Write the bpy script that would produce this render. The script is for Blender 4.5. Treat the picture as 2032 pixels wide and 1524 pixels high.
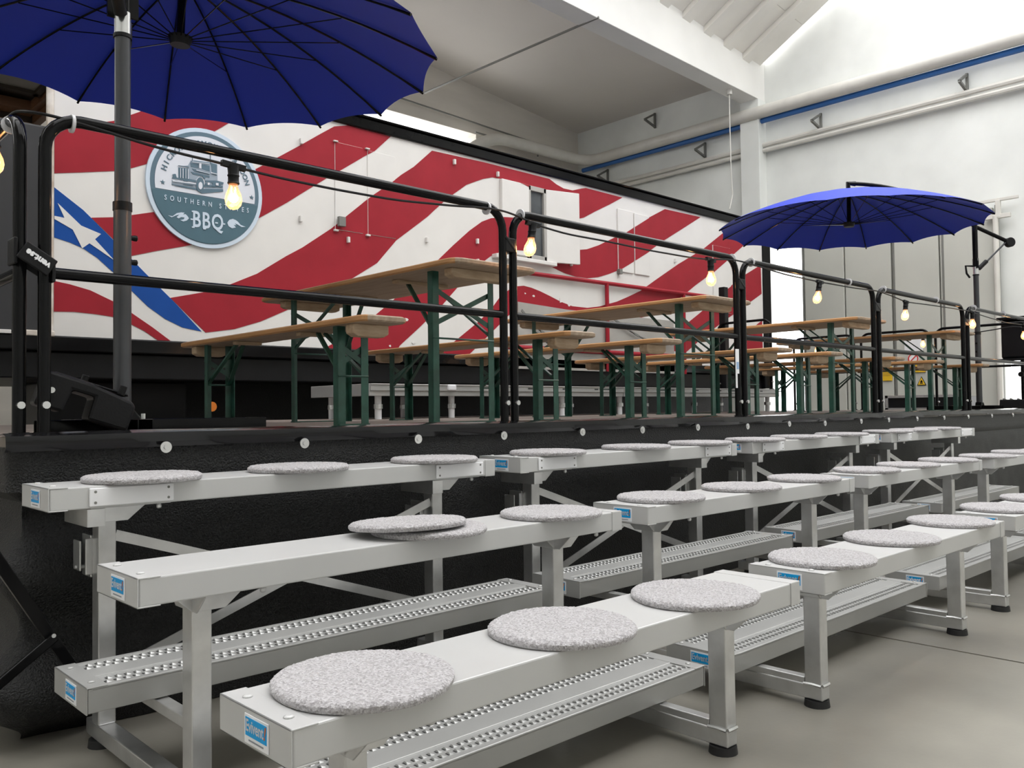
import bpy, math, random
from mathutils import Vector, Matrix, noise
random.seed(7)
SC=bpy.context.scene; COL=SC.collection
for o in list(bpy.data.objects): bpy.data.objects.remove(o)
# ---------------- camera, sky, exposure ----------------
F_PX=1704.509; YAW,PITCH,ROLL=0.759099,0.029708,-0.012275
cy,sy,cp,sp=math.cos(YAW),math.sin(YAW),math.cos(PITCH),math.sin(PITCH)
fwd=Vector((sy*cp,cy*cp,sp)); rgt=Vector((cy,-sy,0)); upv=rgt.cross(fwd)
r2=math.cos(ROLL)*rgt+math.sin(ROLL)*upv; u2=-math.sin(ROLL)*rgt+math.cos(ROLL)*upv
cam=bpy.data.cameras.new('camera'); cam.sensor_width=36; cam.lens=F_PX/2032*36; cam.clip_start=.02; cam.clip_end=200
co=bpy.data.objects.new('camera',cam); COL.objects.link(co)
mw=Matrix((r2,u2,-fwd)).transposed().to_4x4(); mw.translation=Vector((0,0,1)); co.matrix_world=mw
SC.camera=co
wd=bpy.data.worlds.new('overcast'); SC.world=wd; wd.use_nodes=True
bg=wd.node_tree.nodes['Background']; bg.inputs[0].default_value=(1.0,1.0,1.0,1); bg.inputs[1].default_value=3.9
SC.view_settings.view_transform='Standard'; SC.view_settings.look='None'; SC.view_settings.gamma=1
SC.view_settings.use_curve_mapping=False; SC.view_settings.exposure=0.0
FZ=-.09     # hall floor
DZ=.93      # stage deck
# ---------------- materials ----------------
def M(name,col,rough=.5,metal=0,var=.08,vs=6,bump=0,bs=80,stretch=None,col2=None,spec=.5,emit=None,es=0):
    m=bpy.data.materials.new(name); m.use_nodes=True; nt=m.node_tree; b=nt.nodes['Principled BSDF']
    b.inputs['Roughness'].default_value=rough; b.inputs['Metallic'].default_value=metal; b.inputs['Specular IOR Level'].default_value=spec
    tc=nt.nodes.new('ShaderNodeTexCoord'); mp=nt.nodes.new('ShaderNodeMapping'); nt.links.new(tc.outputs['Object'],mp.inputs[0])
    if stretch: mp.inputs['Scale'].default_value=stretch
    n=nt.nodes.new('ShaderNodeTexNoise'); n.inputs['Scale'].default_value=vs; n.inputs['Detail'].default_value=5; nt.links.new(mp.outputs[0],n.inputs['Vector'])
    cr=nt.nodes.new('ShaderNodeValToRGB'); nt.links.new(n.outputs[0],cr.inputs[0])
    c2=col2 or tuple(max(0,c*(1-var*2)) for c in col)
    cr.color_ramp.elements[0].position=.3; cr.color_ramp.elements[1].position=.7
    cr.color_ramp.elements[0].color=(*c2,1); cr.color_ramp.elements[1].color=(*col,1)
    nt.links.new(cr.outputs[0],b.inputs['Base Color'])
    if bump:
        n2=nt.nodes.new('ShaderNodeTexNoise'); n2.inputs['Scale'].default_value=bs; n2.inputs['Detail'].default_value=3
        nt.links.new(mp.outputs[0] if stretch else tc.outputs['Object'],n2.inputs['Vector'])
        bp=nt.nodes.new('ShaderNodeBump'); bp.inputs['Strength'].default_value=bump; bp.inputs['Distance'].default_value=.01
        nt.links.new(n2.outputs[0],bp.inputs['Height']); nt.links.new(bp.outputs[0],b.inputs['Normal'])
    if emit:
        b.inputs['Emission Color'].default_value=(*emit,1); b.inputs['Emission Strength'].default_value=es
    return m
alu=M('satin_aluminium',(.55,.55,.545),.4,.15,.03,3)
alum=M('mill_aluminium',(.72,.72,.72),.32,.8,.12,9,.05,40)
tread=M('tread_aluminium',(.48,.48,.47),.38,.4,.05,4)
hole=M('punched_hole',(.03,.03,.03),.7)
white=M('white_plastic',(.86,.86,.88),.4,0,.02)
stblue=M('sticker_blue',(.008,.34,.74),.35,0,.02,spec=.15)
storange=M('sticker_orange',(.85,.25,.05),.4,0,.02)
ink=M('sticker_ink',(.25,.27,.3),.5)
rubber=M('black_rubber',(.012,.012,.013),.6)
steel=M('zinc_steel',(.7,.7,.7),.25,.9,.1)
blackm=M('black_painted_steel',(.005,.005,.0055),.12,0,.1,10,.02,60,spec=.14)
blackp=M('black_plastic',(.008,.008,.009),.4,0,.1,10,.1,120,spec=.2)
polem=M('anthracite_pole',(.06,.062,.068),.35,.4,.08,5)
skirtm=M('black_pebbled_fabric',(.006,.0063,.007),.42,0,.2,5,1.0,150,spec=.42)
trimm=M('black_edge_foil',(.008,.008,.009),.16,0,.1,7,.2,8,spec=.3)
deckm=M('grey_deck_board',(.22,.185,.16),.6,0,.15,3,.15,30)
paintw=M('white_trailer_paint',(.72,.70,.675),.45,0,.03,3,spec=.25)
paintr=M('red_trailer_paint',(.33,.020,.032),.45,0,.07,4,spec=.15)
paintb=M('blue_trailer_paint',(.010,.07,.31),.45,0,.05,4,spec=.15)
rust=M('rusty_white_post',(.72,.68,.62),.6,0,.3,7,.1,30,None,(.42,.33,.25))
slate=M('sign_slate_blue',(.085,.15,.20),.45,0,.04)
teal=M('sign_teal',(.055,.125,.165),.45,0,.04)
palebl=M('sign_pale_blue',(.55,.64,.74),.45,0,.02)
palegr=M('sign_pale_grey',(.66,.68,.74),.45,0,.02)
glassd=M('dark_glass',(.10,.11,.12),.08,0,.3,3)
greyst=M('dull_steel_counter',(.45,.43,.40),.4,.3,.1,3)
greyd=M('dark_grey_cabin',(.022,.022,.024),.6,0,.1,2)
wallm=M('painted_wall',(.85,.865,.835),.8,0,.08,.9,.05,20)
wallb=M('back_wall_paint',(.72,.68,.62),.85,0,.06,.7,.08,12,(1,1,5))
ceilm=M('ceiling_plaster',(.74,.70,.65),.9,0,.04,.5)
beamm=M('beam_paint',(.86,.85,.82),.8,0,.04,1)
panelm=M('door_panel_paint',(.56,.56,.51),.55,0,.06,.8,.03,6)
framem=M('door_frame_steel',(.20,.20,.185),.5,.2,.08,3)
pipew=M('white_pipe_paint',(.70,.68,.63),.4,0,.06,3)
pipeb=M('blue_pipe_paint',(.03,.14,.42),.4,0,.06,3)
roofw=M('white_roof_panel',(.88,.85,.79),.8,0,.03,2)
greens=M('green_steel',(.022,.095,.068),.4,0,.25,12,.06,60)
orange=M('varnished_plank_edge',(.52,.28,.115),.45,0,.12,3,.08,40,(14,1.2,14),(.40,.20,.075))
woodt=M('weathered_plank',(.42,.325,.235),.6,0,.15,3,.1,40,(14,1.2,14),(.30,.22,.15))
woodb=M('raw_batten',(.50,.38,.26),.65,0,.12,4,.08,40,(3,14,14),(.38,.27,.17))
brown=M('brown_timber',(.19,.085,.038),.55,0,.2,3,.1,30)
yellow=M('warning_yellow',(.80,.50,.02),.5,0,.03)
redsg=M('warning_red',(.6,.03,.03),.5,0,.03)
tie=M('white_cable_tie',(.65,.65,.67),.5)
midgr=M('sign_mid_grey',(.30,.36,.43),.45,0,.05)
def emission(name,col,s):
    m=bpy.data.materials.new(name); m.use_nodes=True; nt=m.node_tree; b=nt.nodes['Principled BSDF']
    b.inputs['Base Color'].default_value=(.9,.6,.4,1); b.inputs['Emission Color'].default_value=(*col,1); b.inputs['Emission Strength'].default_value=s; b.inputs['Roughness'].default_value=.1
    return m
fil=emission('glowing_filament',(1,.55,.22),14)
def glass():
    m=bpy.data.materials.new('bulb_glass'); m.use_nodes=True; nt=m.node_tree; b=nt.nodes['Principled BSDF']
    b.inputs['Base Color'].default_value=(1,.82,.66,1); b.inputs['Roughness'].default_value=.05; b.inputs['Transmission Weight'].default_value=.9; b.inputs['IOR'].default_value=1.1
    b.inputs['Emission Color'].default_value=(1,.36,.13,1); b.inputs['Emission Strength'].default_value=.38
    return m
bglass=glass()
def concrete():
    m=M('hall_concrete',(.31,.292,.25),.5,0,.12,1.1,.03,50,None,(.19,.18,.155)); nt=m.node_tree; b=nt.nodes['Principled BSDF']
    n=nt.nodes.new('ShaderNodeTexNoise'); n.inputs['Scale'].default_value=.7; n.inputs['Detail'].default_value=6
    tc=[x for x in nt.nodes if x.type=='TEX_COORD'][0]; nt.links.new(tc.outputs['Object'],n.inputs['Vector'])
    r=nt.nodes.new('ShaderNodeMapRange'); r.inputs[1].default_value=.3; r.inputs[2].default_value=.7; r.inputs[3].default_value=.24; r.inputs[4].default_value=.48
    nt.links.new(n.outputs[0],r.inputs[0]); nt.links.new(r.outputs[0],b.inputs['Roughness']); return m
floorm=concrete()
def felt():
    m=bpy.data.materials.new('grey_boucle_felt'); m.use_nodes=True; nt=m.node_tree; b=nt.nodes['Principled BSDF']; b.inputs['Roughness'].default_value=.95
    b.inputs['Sheen Weight'].default_value=.3
    tc=nt.nodes.new('ShaderNodeTexCoord'); v=nt.nodes.new('ShaderNodeTexVoronoi'); v.inputs['Scale'].default_value=230; nt.links.new(tc.outputs['Object'],v.inputs['Vector'])
    cr=nt.nodes.new('ShaderNodeValToRGB'); e=cr.color_ramp.elements; e[0].position=.0; e[0].color=(.27,.257,.262,1); e[1].position=1; e[1].color=(.52,.505,.52,1)
    x=cr.color_ramp.elements.new(.45); x.color=(.385,.368,.377,1)
    sp=nt.nodes.new('ShaderNodeSeparateColor'); nt.links.new(v.outputs['Color'],sp.inputs[0]); nt.links.new(sp.outputs[0],cr.inputs[0]); nt.links.new(cr.outputs[0],b.inputs['Base Color'])
    bp=nt.nodes.new('ShaderNodeBump'); bp.inputs['Strength'].default_value=.6; bp.inputs['Distance'].default_value=.003; nt.links.new(v.outputs['Distance'],bp.inputs['Height']); nt.links.new(bp.outputs[0],b.inputs['Normal'])
    return m
feltm=felt()
def cloth():
    m=bpy.data.materials.new('royal_blue_canopy'); m.use_nodes=True; nt=m.node_tree; b=nt.nodes['Principled BSDF']
    b.inputs['Base Color'].default_value=(.012,.040,.50,1); b.inputs['Roughness'].default_value=.6; b.inputs['Specular IOR Level'].default_value=.35
    tc=nt.nodes.new('ShaderNodeTexCoord'); n=nt.nodes.new('ShaderNodeTexNoise'); n.inputs['Scale'].default_value=400; nt.links.new(tc.outputs['Object'],n.inputs['Vector'])
    bp=nt.nodes.new('ShaderNodeBump'); bp.inputs['Strength'].default_value=.15; bp.inputs['Distance'].default_value=.002; nt.links.new(n.outputs[0],bp.inputs['Height']); nt.links.new(bp.outputs[0],b.inputs['Normal'])
    return m
canopym=cloth()
# ---------------- mesh helpers ----------------
WL={}
class MB:
    def __init__(s): s.v=[]; s.f=[]; s.m=[]
    def add(s,vs,fs,m=0):
        k=len(s.v); s.v+=[Vector(v) for v in vs]; s.f+=[tuple(i+k for i in f) for f in fs]; s.m+=[m]*len(fs); return s
    def box(s,x0,x1,y0,y1,z0,z1,m=0):
        return s.add([(x,y,z) for x in (x0,x1) for y in (y0,y1) for z in (z0,z1)],[(0,1,3,2),(4,6,7,5),(0,4,5,1),(2,3,7,6),(0,2,6,4),(1,5,7,3)],m)
    def bar(s,p,q,w,h,m=0,up=(0,0,1)):
        p,q=Vector(p),Vector(q); d=(q-p).normalized(); a=d.cross(Vector(up))
        if a.length<1e-4: a=d.cross(Vector((1,0,0)))
        a.normalize(); b=a.cross(d); a*=w/2; b*=h/2
        return s.add([e+i*a+j*b for e in (p,q) for i in (-1,1) for j in (-1,1)],[(0,1,3,2),(4,6,7,5),(0,4,5,1),(2,3,7,6),(0,2,6,4),(1,5,7,3)],m)
    def tube(s,path,r,n=10,m=0,cap=True):
        P=[Vector(p) for p in path]; k=len(s.v); rr=r if isinstance(r,(list,tuple)) else [r]*len(P)
        t0=(P[1]-P[0]).normalized(); a=t0.cross(Vector((0,0,1)))
        if a.length<1e-3: a=t0.cross(Vector((1,0,0)))
        a.normalize()
        for i,p in enumerate(P):
            if i==0: t=t0
            elif i==len(P)-1: t=(P[i]-P[i-1]).normalized()
            else: t=((P[i+1]-P[i]).normalized()+(P[i]-P[i-1]).normalized()).normalized()
            a=(a-t*a.dot(t)).normalized(); b=t.cross(a)
            for j in range(n):
                q=2*math.pi*j/n; s.v.append(p+rr[i]*(math.cos(q)*a+math.sin(q)*b))
        for i in range(len(P)-1):
            for j in range(n):
                s.f.append((k+i*n+j,k+i*n+(j+1)%n,k+(i+1)*n+(j+1)%n,k+(i+1)*n+j)); s.m.append(m)
        if cap:
            s.f.append(tuple(k+j for j in range(n))[::-1]); s.f.append(tuple(k+(len(P)-1)*n+j for j in range(n))); s.m+=[m,m]
        return s
    def cyl(s,p,q,r,n=14,m=0,r2=None): return s.tube([p,q],[r,r if r2 is None else r2],n,m)
    def lathe(s,c,prof,n=20,m=0,ax='z'):
        k=len(s.v); c=Vector(c)
        for r,z in prof:
            for j in range(n):
                a=2*math.pi*j/n; x,y=r*math.cos(a),r*math.sin(a)
                s.v.append(c+(Vector((x,y,z)) if ax=='z' else Vector((x,-z,y)) if ax=='y' else Vector((z,x,y))))
        for i in range(len(prof)-1):
            for j in range(n): s.f.append((k+i*n+j,k+i*n+(j+1)%n,k+(i+1)*n+(j+1)%n,k+(i+1)*n+j)); s.m.append(m)
        s.f.append(tuple(k+j for j in range(n))[::-1]); s.f.append(tuple(k+(len(prof)-1)*n+j for j in range(n))); s.m+=[m,m]
        return s
    def prism(s,poly,fn,t0,t1,m=0):      # poly 2D -> fn(u,v,t)
        n=len(poly); k=len(s.v)
        for t in (t0,t1): s.v+=[Vector(fn(u,v,t)) for u,v in poly]
        s.f.append(tuple(range(k,k+n))); s.f.append(tuple(range(k+2*n-1,k+n-1,-1)))
        s.f+=[(k+i,k+n+i,k+n+(i+1)%n,k+(i+1)%n) for i in range(n)]; s.m+=[m]*(n+2); return s
    def build(s,name,mats,parent=None,bevel=0,smooth=False,loc=None,kind=None,label=None):
        if not isinstance(mats,(list,tuple)): mats=[mats]
        off=WL.get(parent.name) if parent else Vector(loc or (0,0,0))
        me=bpy.data.meshes.new(name); me.from_pydata([tuple(v-off) for v in s.v],[],s.f)
        for mt in mats: me.materials.append(mt)
        if len(mats)>1: me.polygons.foreach_set('material_index',s.m)
        if smooth: me.polygons.foreach_set('use_smooth',[True]*len(me.polygons))
        o=bpy.data.objects.new(name,me); COL.objects.link(o)
        import bmesh as _b
        bm=_b.new(); bm.from_mesh(me); _b.ops.recalc_face_normals(bm,faces=bm.faces); bm.to_mesh(me); bm.free()
        if smooth:
            try: me.set_sharp_from_angle(angle=math.radians(40))
            except Exception: pass
        if parent: o.parent=parent
        else: o.location=off
        WL[o.name]=off
        if bevel:
            b=o.modifiers.new('bevel','BEVEL'); b.width=bevel; b.segments=2; b.limit_method='ANGLE'
        if kind: o['kind']=kind
        if label: o['label']=label
        return o
def tag(o,label,cat,group=None):
    o['label']=label; o['category']=cat
    if group: o['group']=group
    return o
def thing(name,loc,label,cat,group=None):
    o=bpy.data.objects.new(name,None); o.empty_display_size=.1; o.location=loc; COL.objects.link(o); WL[o.name]=Vector(loc); return tag(o,label,cat,group)
def struct(name,loc=(0,0,0)):
    o=bpy.data.objects.new(name,None); o.location=loc; COL.objects.link(o); WL[o.name]=Vector(loc); o['kind']='structure'; return o
CH={}
def copy_tree(o,parent=None):
    c=o.copy(); COL.objects.link(c)
    if parent: c.parent=parent; c.matrix_parent_inverse=o.matrix_parent_inverse.copy()
    for ch in list(o.children): copy_tree(ch,c)
    return c
def text(s,size,bold=0.0,ext=.002,align='CENTER',sx=1,space=1.0):
    cu=bpy.data.curves.new('t','FONT'); cu.body=s; cu.size=size; cu.offset=bold; cu.extrude=ext; cu.align_x=align; cu.align_y='CENTER'; cu.space_character=space; cu.resolution_u=3
    o=bpy.data.objects.new('t',cu); COL.objects.link(o); dg=bpy.context.evaluated_depsgraph_get(); dg.update()
    me=bpy.data.meshes.new_from_object(o.evaluated_get(dg)); V=[(v.co.x*sx,v.co.y,v.co.z) for v in me.vertices]; Fs=[tuple(p.vertices) for p in me.polygons]
    bpy.data.objects.remove(o); bpy.data.curves.remove(cu); bpy.data.meshes.remove(me); return V,Fs
def clip(poly,x0,x1,z0,z1):
    for ax,lim,sg in ((0,x0,1),(0,x1,-1),(1,z0,1),(1,z1,-1)):
        out=[]
        for i in range(len(poly)):
            a,b=poly[i-1],poly[i]; ia=(a[ax]-lim)*sg>=0; ib=(b[ax]-lim)*sg>=0
            if ia!=ib:
                t=(lim-a[ax])/(b[ax]-a[ax]); p=[a[0]+t*(b[0]-a[0]),a[1]+t*(b[1]-a[1])]; p[ax]=lim; out.append(tuple(p))
            if ib: out.append(b)
        poly=out
        if len(poly)<3: return []
    return poly
# ---------------- setting ----------------
fl=struct('floor',(0,0,FZ))
MB().box(-9,22,-9,16,FZ-.3,FZ-.012).build('floor_bed',floorm,fl)
for x0,x1 in ((-9,-2.0),(-1.988,4.044),(4.060,10.1),(10.112,22)):
    for y0,y1 in ((-9,-2.6),(-2.594,16)):
        MB().box(x0,x1,y0,y1,FZ-.1,FZ).build('floor_slab',floorm,fl)
XW=15.5
w=MB(); H=8.6
for y0,y1,z0,z1 in ((8.86,14.2,FZ,H),(8.04,8.86,4.25,H),(4.63,8.04,FZ,H),(3.7,4.63,1.85,H),(-1,3.7,FZ,H)): w.box(XW,XW+.3,y0,y1,z0,z1)
wr=w.build('wall_right',wallm,kind='structure')
bw=MB()
bw.box(-9,15.8,13.9,14.2,6.98,9.9); bw.box(12.2,15.8,13.9,14.2,FZ,6.98); bw.box(-9,12.2,13.9,14.2,FZ,5.9)
bw.build('wall_back',wallb,kind='structure')
cl=struct('ceiling',(0,0,7.7))
zc=lambda x: 7.7+.1*(XW-x)
c=MB(); c.add([(x,y,zc(x)+d) for x in (-9,XW+.3) for y in (9.0,14.2) for d in (0,.15)],[(0,2,6,4),(1,5,7,3),(0,1,3,2),(4,6,7,5),(0,4,5,1),(2,3,7,6)])
c.build('ceiling_slab',ceilm,cl)
# ribbed roof right of the beam, rising towards the skylight
zr=lambda x,y: 7.775+.1*(XW-x)+.55*(8.85-y)
x=15.35
yA,yB=8.85,7.3
for k in range(20):
    MB().add([(xx,yy,zr(xx,yy)+d) for xx in (x-.42,x-.005) for yy in (yA,7.93) for d in (.02,.1)],[(0,2,6,4),(1,5,7,3),(0,1,3,2),(4,6,7,5),(0,4,5,1),(2,3,7,6)]).build('roof_panel',roofw,cl)
    MB().add([(xx,yy,zr(xx,yy)+d) for xx in (x-.42,x-.005) for yy in (7.92,yB) for d in (.02,.1)],[(0,2,6,4),(1,5,7,3),(0,1,3,2),(4,6,7,5),(0,4,5,1),(2,3,7,6)]).build('roof_panel',roofw,cl)
    MB().add([(xx,yy,zr(xx,yy)+d) for xx in (x-.66,x-.425) for yy in (yA,yB) for d in (-.09,.1)],[(0,2,6,4),(1,5,7,3),(0,1,3,2),(4,6,7,5),(0,4,5,1),(2,3,7,6)]).build('roof_rib',roofw,cl)
    x-=.66
zb=lambda x: 7.11+.027*(XW-x)
b=MB(); b.add([(x,y,z) for x in (-9,XW) for y in (8.85,9.24) for z in (zb(x),zr(x,8.85)+.12)],[(0,1,3,2),(4,6,7,5),(0,4,5,1),(2,3,7,6),(0,2,6,4),(1,5,7,3)])
b.build('trim_1',beamm,kind='structure',bevel=.01)
MB().box(XW-.28,XW,8.84,9.26,FZ,7.12).build('trim_2',wallm,kind='structure',bevel=.01)
# sliding door on the end wall
dr=struct('door_1',(XW-.1,6.3,FZ))
edges=[8.04,7.235,6.37,5.56,4.70]
for a,bb in zip(edges[:-1],edges[1:]):
    MB().box(XW-.12,XW-.04,bb+.012,a-.012,FZ+.02,4.22).build('door_panel',panelm,dr,bevel=.012)
for y in (8.05,6.33,5.50,4.66): MB().box(XW-.135,XW-.03,y-.016,y+.016,FZ,4.25).build('door_frame',framem,dr,bevel=.005)
MB().bar((XW-.2,4.95,4.31),(XW-.2,4.30,4.31),.05,.05).bar((XW-.2,4.60,4.3),(XW-.2,4.60,4.02),.07,.07).bar((XW-.2,4.8,4.04),(XW-.2,4.42,4.04),.06,.07).build('door_hanger',pipew,dr,bevel=.006)
MB().cyl((XW-.2,4.645,FZ),(XW-.2,4.645,4.05),.045,10).build('door_post',pipew,dr,smooth=True)
# rest of the hall: walls behind and left of the camera, roof with a long skylight opening
MB().box(-9.3,-9,-9,14.2,FZ,11.5).build('wall_left',wallm,kind='structure')
MB().box(-9.3,15.8,-9.3,-9,FZ,11.5).build('wall_front',wallm,kind='structure')
for x0,x1,y0,y1 in ((-9.3,15.8,-9.3,-4.5),(-9.3,-3.0,-4.5,7.0),(-3.0,15.8,5.8,7.0)):
    MB().box(x0,x1,y0,y1,11.3,11.5).build('ceiling_slab',ceilm,cl)
MB().box(XW,XW+.3,-9,-1,FZ,11.5).box(XW,XW+.3,-1,7.4,H,9.2).build('wall_right',wallm,kind='structure')
# pipes on the end wall
def arc(pts,rad=.3,n=6):
    P=[Vector(p) for p in pts]; out=[P[0]]
    for i in range(1,len(P)-1):
        a=(P[i-1]-P[i]).normalized(); c2=(P[i+1]-P[i]).normalized(); r=min(rad,(P[i-1]-P[i]).length*.45,(P[i+1]-P[i]).length*.45)
        p0,p2=P[i]+a*r,P[i]+c2*r
        for k in range(n+1):
            t=k/n; out.append((1-t)**2*p0+2*t*(1-t)*P[i]+t*t*p2)
    out.append(P[-1]); return out
tag(MB().tube(arc([(15.22,-1,6.83),(15.22,13.35,6.83),(12.3,13.45,6.84),(11.5,13.45,6.35),(11.2,13.45,5.6)],.5),.125,12).build('duct_pipe',pipew,smooth=True),'thick white pipe along the end wall turning the corner above the trailer','pipe')
tag(MB().tube(arc([(14.6,13.6,6.45),(12.45,13.6,6.5),(12.0,13.6,6.2),(11.8,13.6,5.6)],.4),.08,10).build('duct_pipe',pipew,smooth=True),'thin pale pipe looping under the thick pipe above the trailer roof','pipe')
tag(MB().tube([(15.33,-1,6.66),(15.33,13.6,6.70)],.055,8).build('blue_pipe',pipeb,smooth=True),'long blue pipe directly under the thick white wall pipe','pipe')
tag(MB().tube([(15.38,-1,6.21),(15.38,13.8,6.21)],.05,8).build('wall_pipe',pipew,smooth=True),'upper of two slim pale pipes along the end wall','pipe')
tag(MB().tube([(15.38,-1,6.08),(15.38,13.8,6.11)],.045,8).build('wall_pipe',pipew,smooth=True),'lower of two slim pale pipes along the end wall','pipe')
for (y,z),lab in {(10.26,6.45):'triangular wall bracket left of the pillar, above the slim pipes',(7.67,6.40):'triangular wall bracket just right of the pillar',(5.07,6.40):'triangular wall bracket farthest right on the end wall',(11.56,7.42):'triangular wall bracket highest up, under the ceiling corner',(12.95,6.45):'triangular wall bracket just above the trailer roof'}.items():
    m=MB(); p=[(15.45,y+.02,z+.16),(15.45,y,z-.16),(15.0,y,z-.0)]
    m.bar((15.47,y,z+.17),(15.47,y,z-.17),.04,.04).bar((15.47,y,z+.15),(15.1,y,z-.05),.04,.04).bar((15.47,y,z-.14),(15.1,y,z-.05),.04,.04)
    tag(m.build('wall_bracket',framem),lab,'bracket','triangular brackets on the end wall')
tag(MB().tube([(14.43,9.0,7.12),(14.43,9.0,6.6),(14.44,9.0,5.6),(14.48,9.0,5.1),(14.36,9.0,4.8)],.012,6).cyl((14.43,9.0,7.15),(14.43,9.0,7.04),.06,8).build('hanging_cable',pipew),'thin cable hanging from the roof beam beside the pillar','cable')
tag(MB().tube([(10.4,8.84,7.26),(10.1,13.0,7.12)],.019,6).build('roof_wire',framem),'taut wire crossing under the ceiling from beam to back wall','wire')
tag(MB().tube([(9.4,13.75,7.25),(10.15,13.75,7.22),(15.05,13.75,7.06),(15.2,13.75,6.95)],.018,6).build('wall_cable',framem),'dark cable running along the back wall below the ceiling','cable')
m=MB(); 
m.bar((12.1,13.8,6.98),(14.5,13.8,6.98),.03,.03).bar((14.0,13.8,7.1),(13.8,13.6,6.75),.03,.03)
tag(m.build('pipe_hanger',framem),'dark steel hanger rail holding the bent pipe on the back wall','bracket')
# brown timber window high on the left
wn=struct('window_1',(3,11.8,4.8))
dkt=M('dark_timber',(.03,.018,.010),.7)
MB().box(0,3.04,11.78,12.06,4.80,4.92).box(2.97,3.06,8.6,11.78,4.80,4.92).build('window_frame',brown,wn,bevel=.01)
MB().box(0,3.10,12.10,12.5,4.70,4.82).box(3.06,3.16,8.6,12.4,4.72,4.84).build('window_frame',brown,wn,bevel=.01)
MB().box(0,3.12,12.06,12.10,4.74,4.92).box(0,3.3,8.6,12.7,4.96,5.06).build('window_surround',dkt,wn)
MB().box(-1,3.25,12.65,12.7,2.5,4.95).build('window_surround',dkt,wn)
MB().box(1.3,2.88,10.93,11.27,4.88,4.90).build('window_pane',greyst,wn)
MB().box(1.25,2.93,11.27,11.36,4.84,4.94).box(2.88,2.95,10.9,11.36,4.84,4.94).build('pane_bead',dkt,wn)
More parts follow.
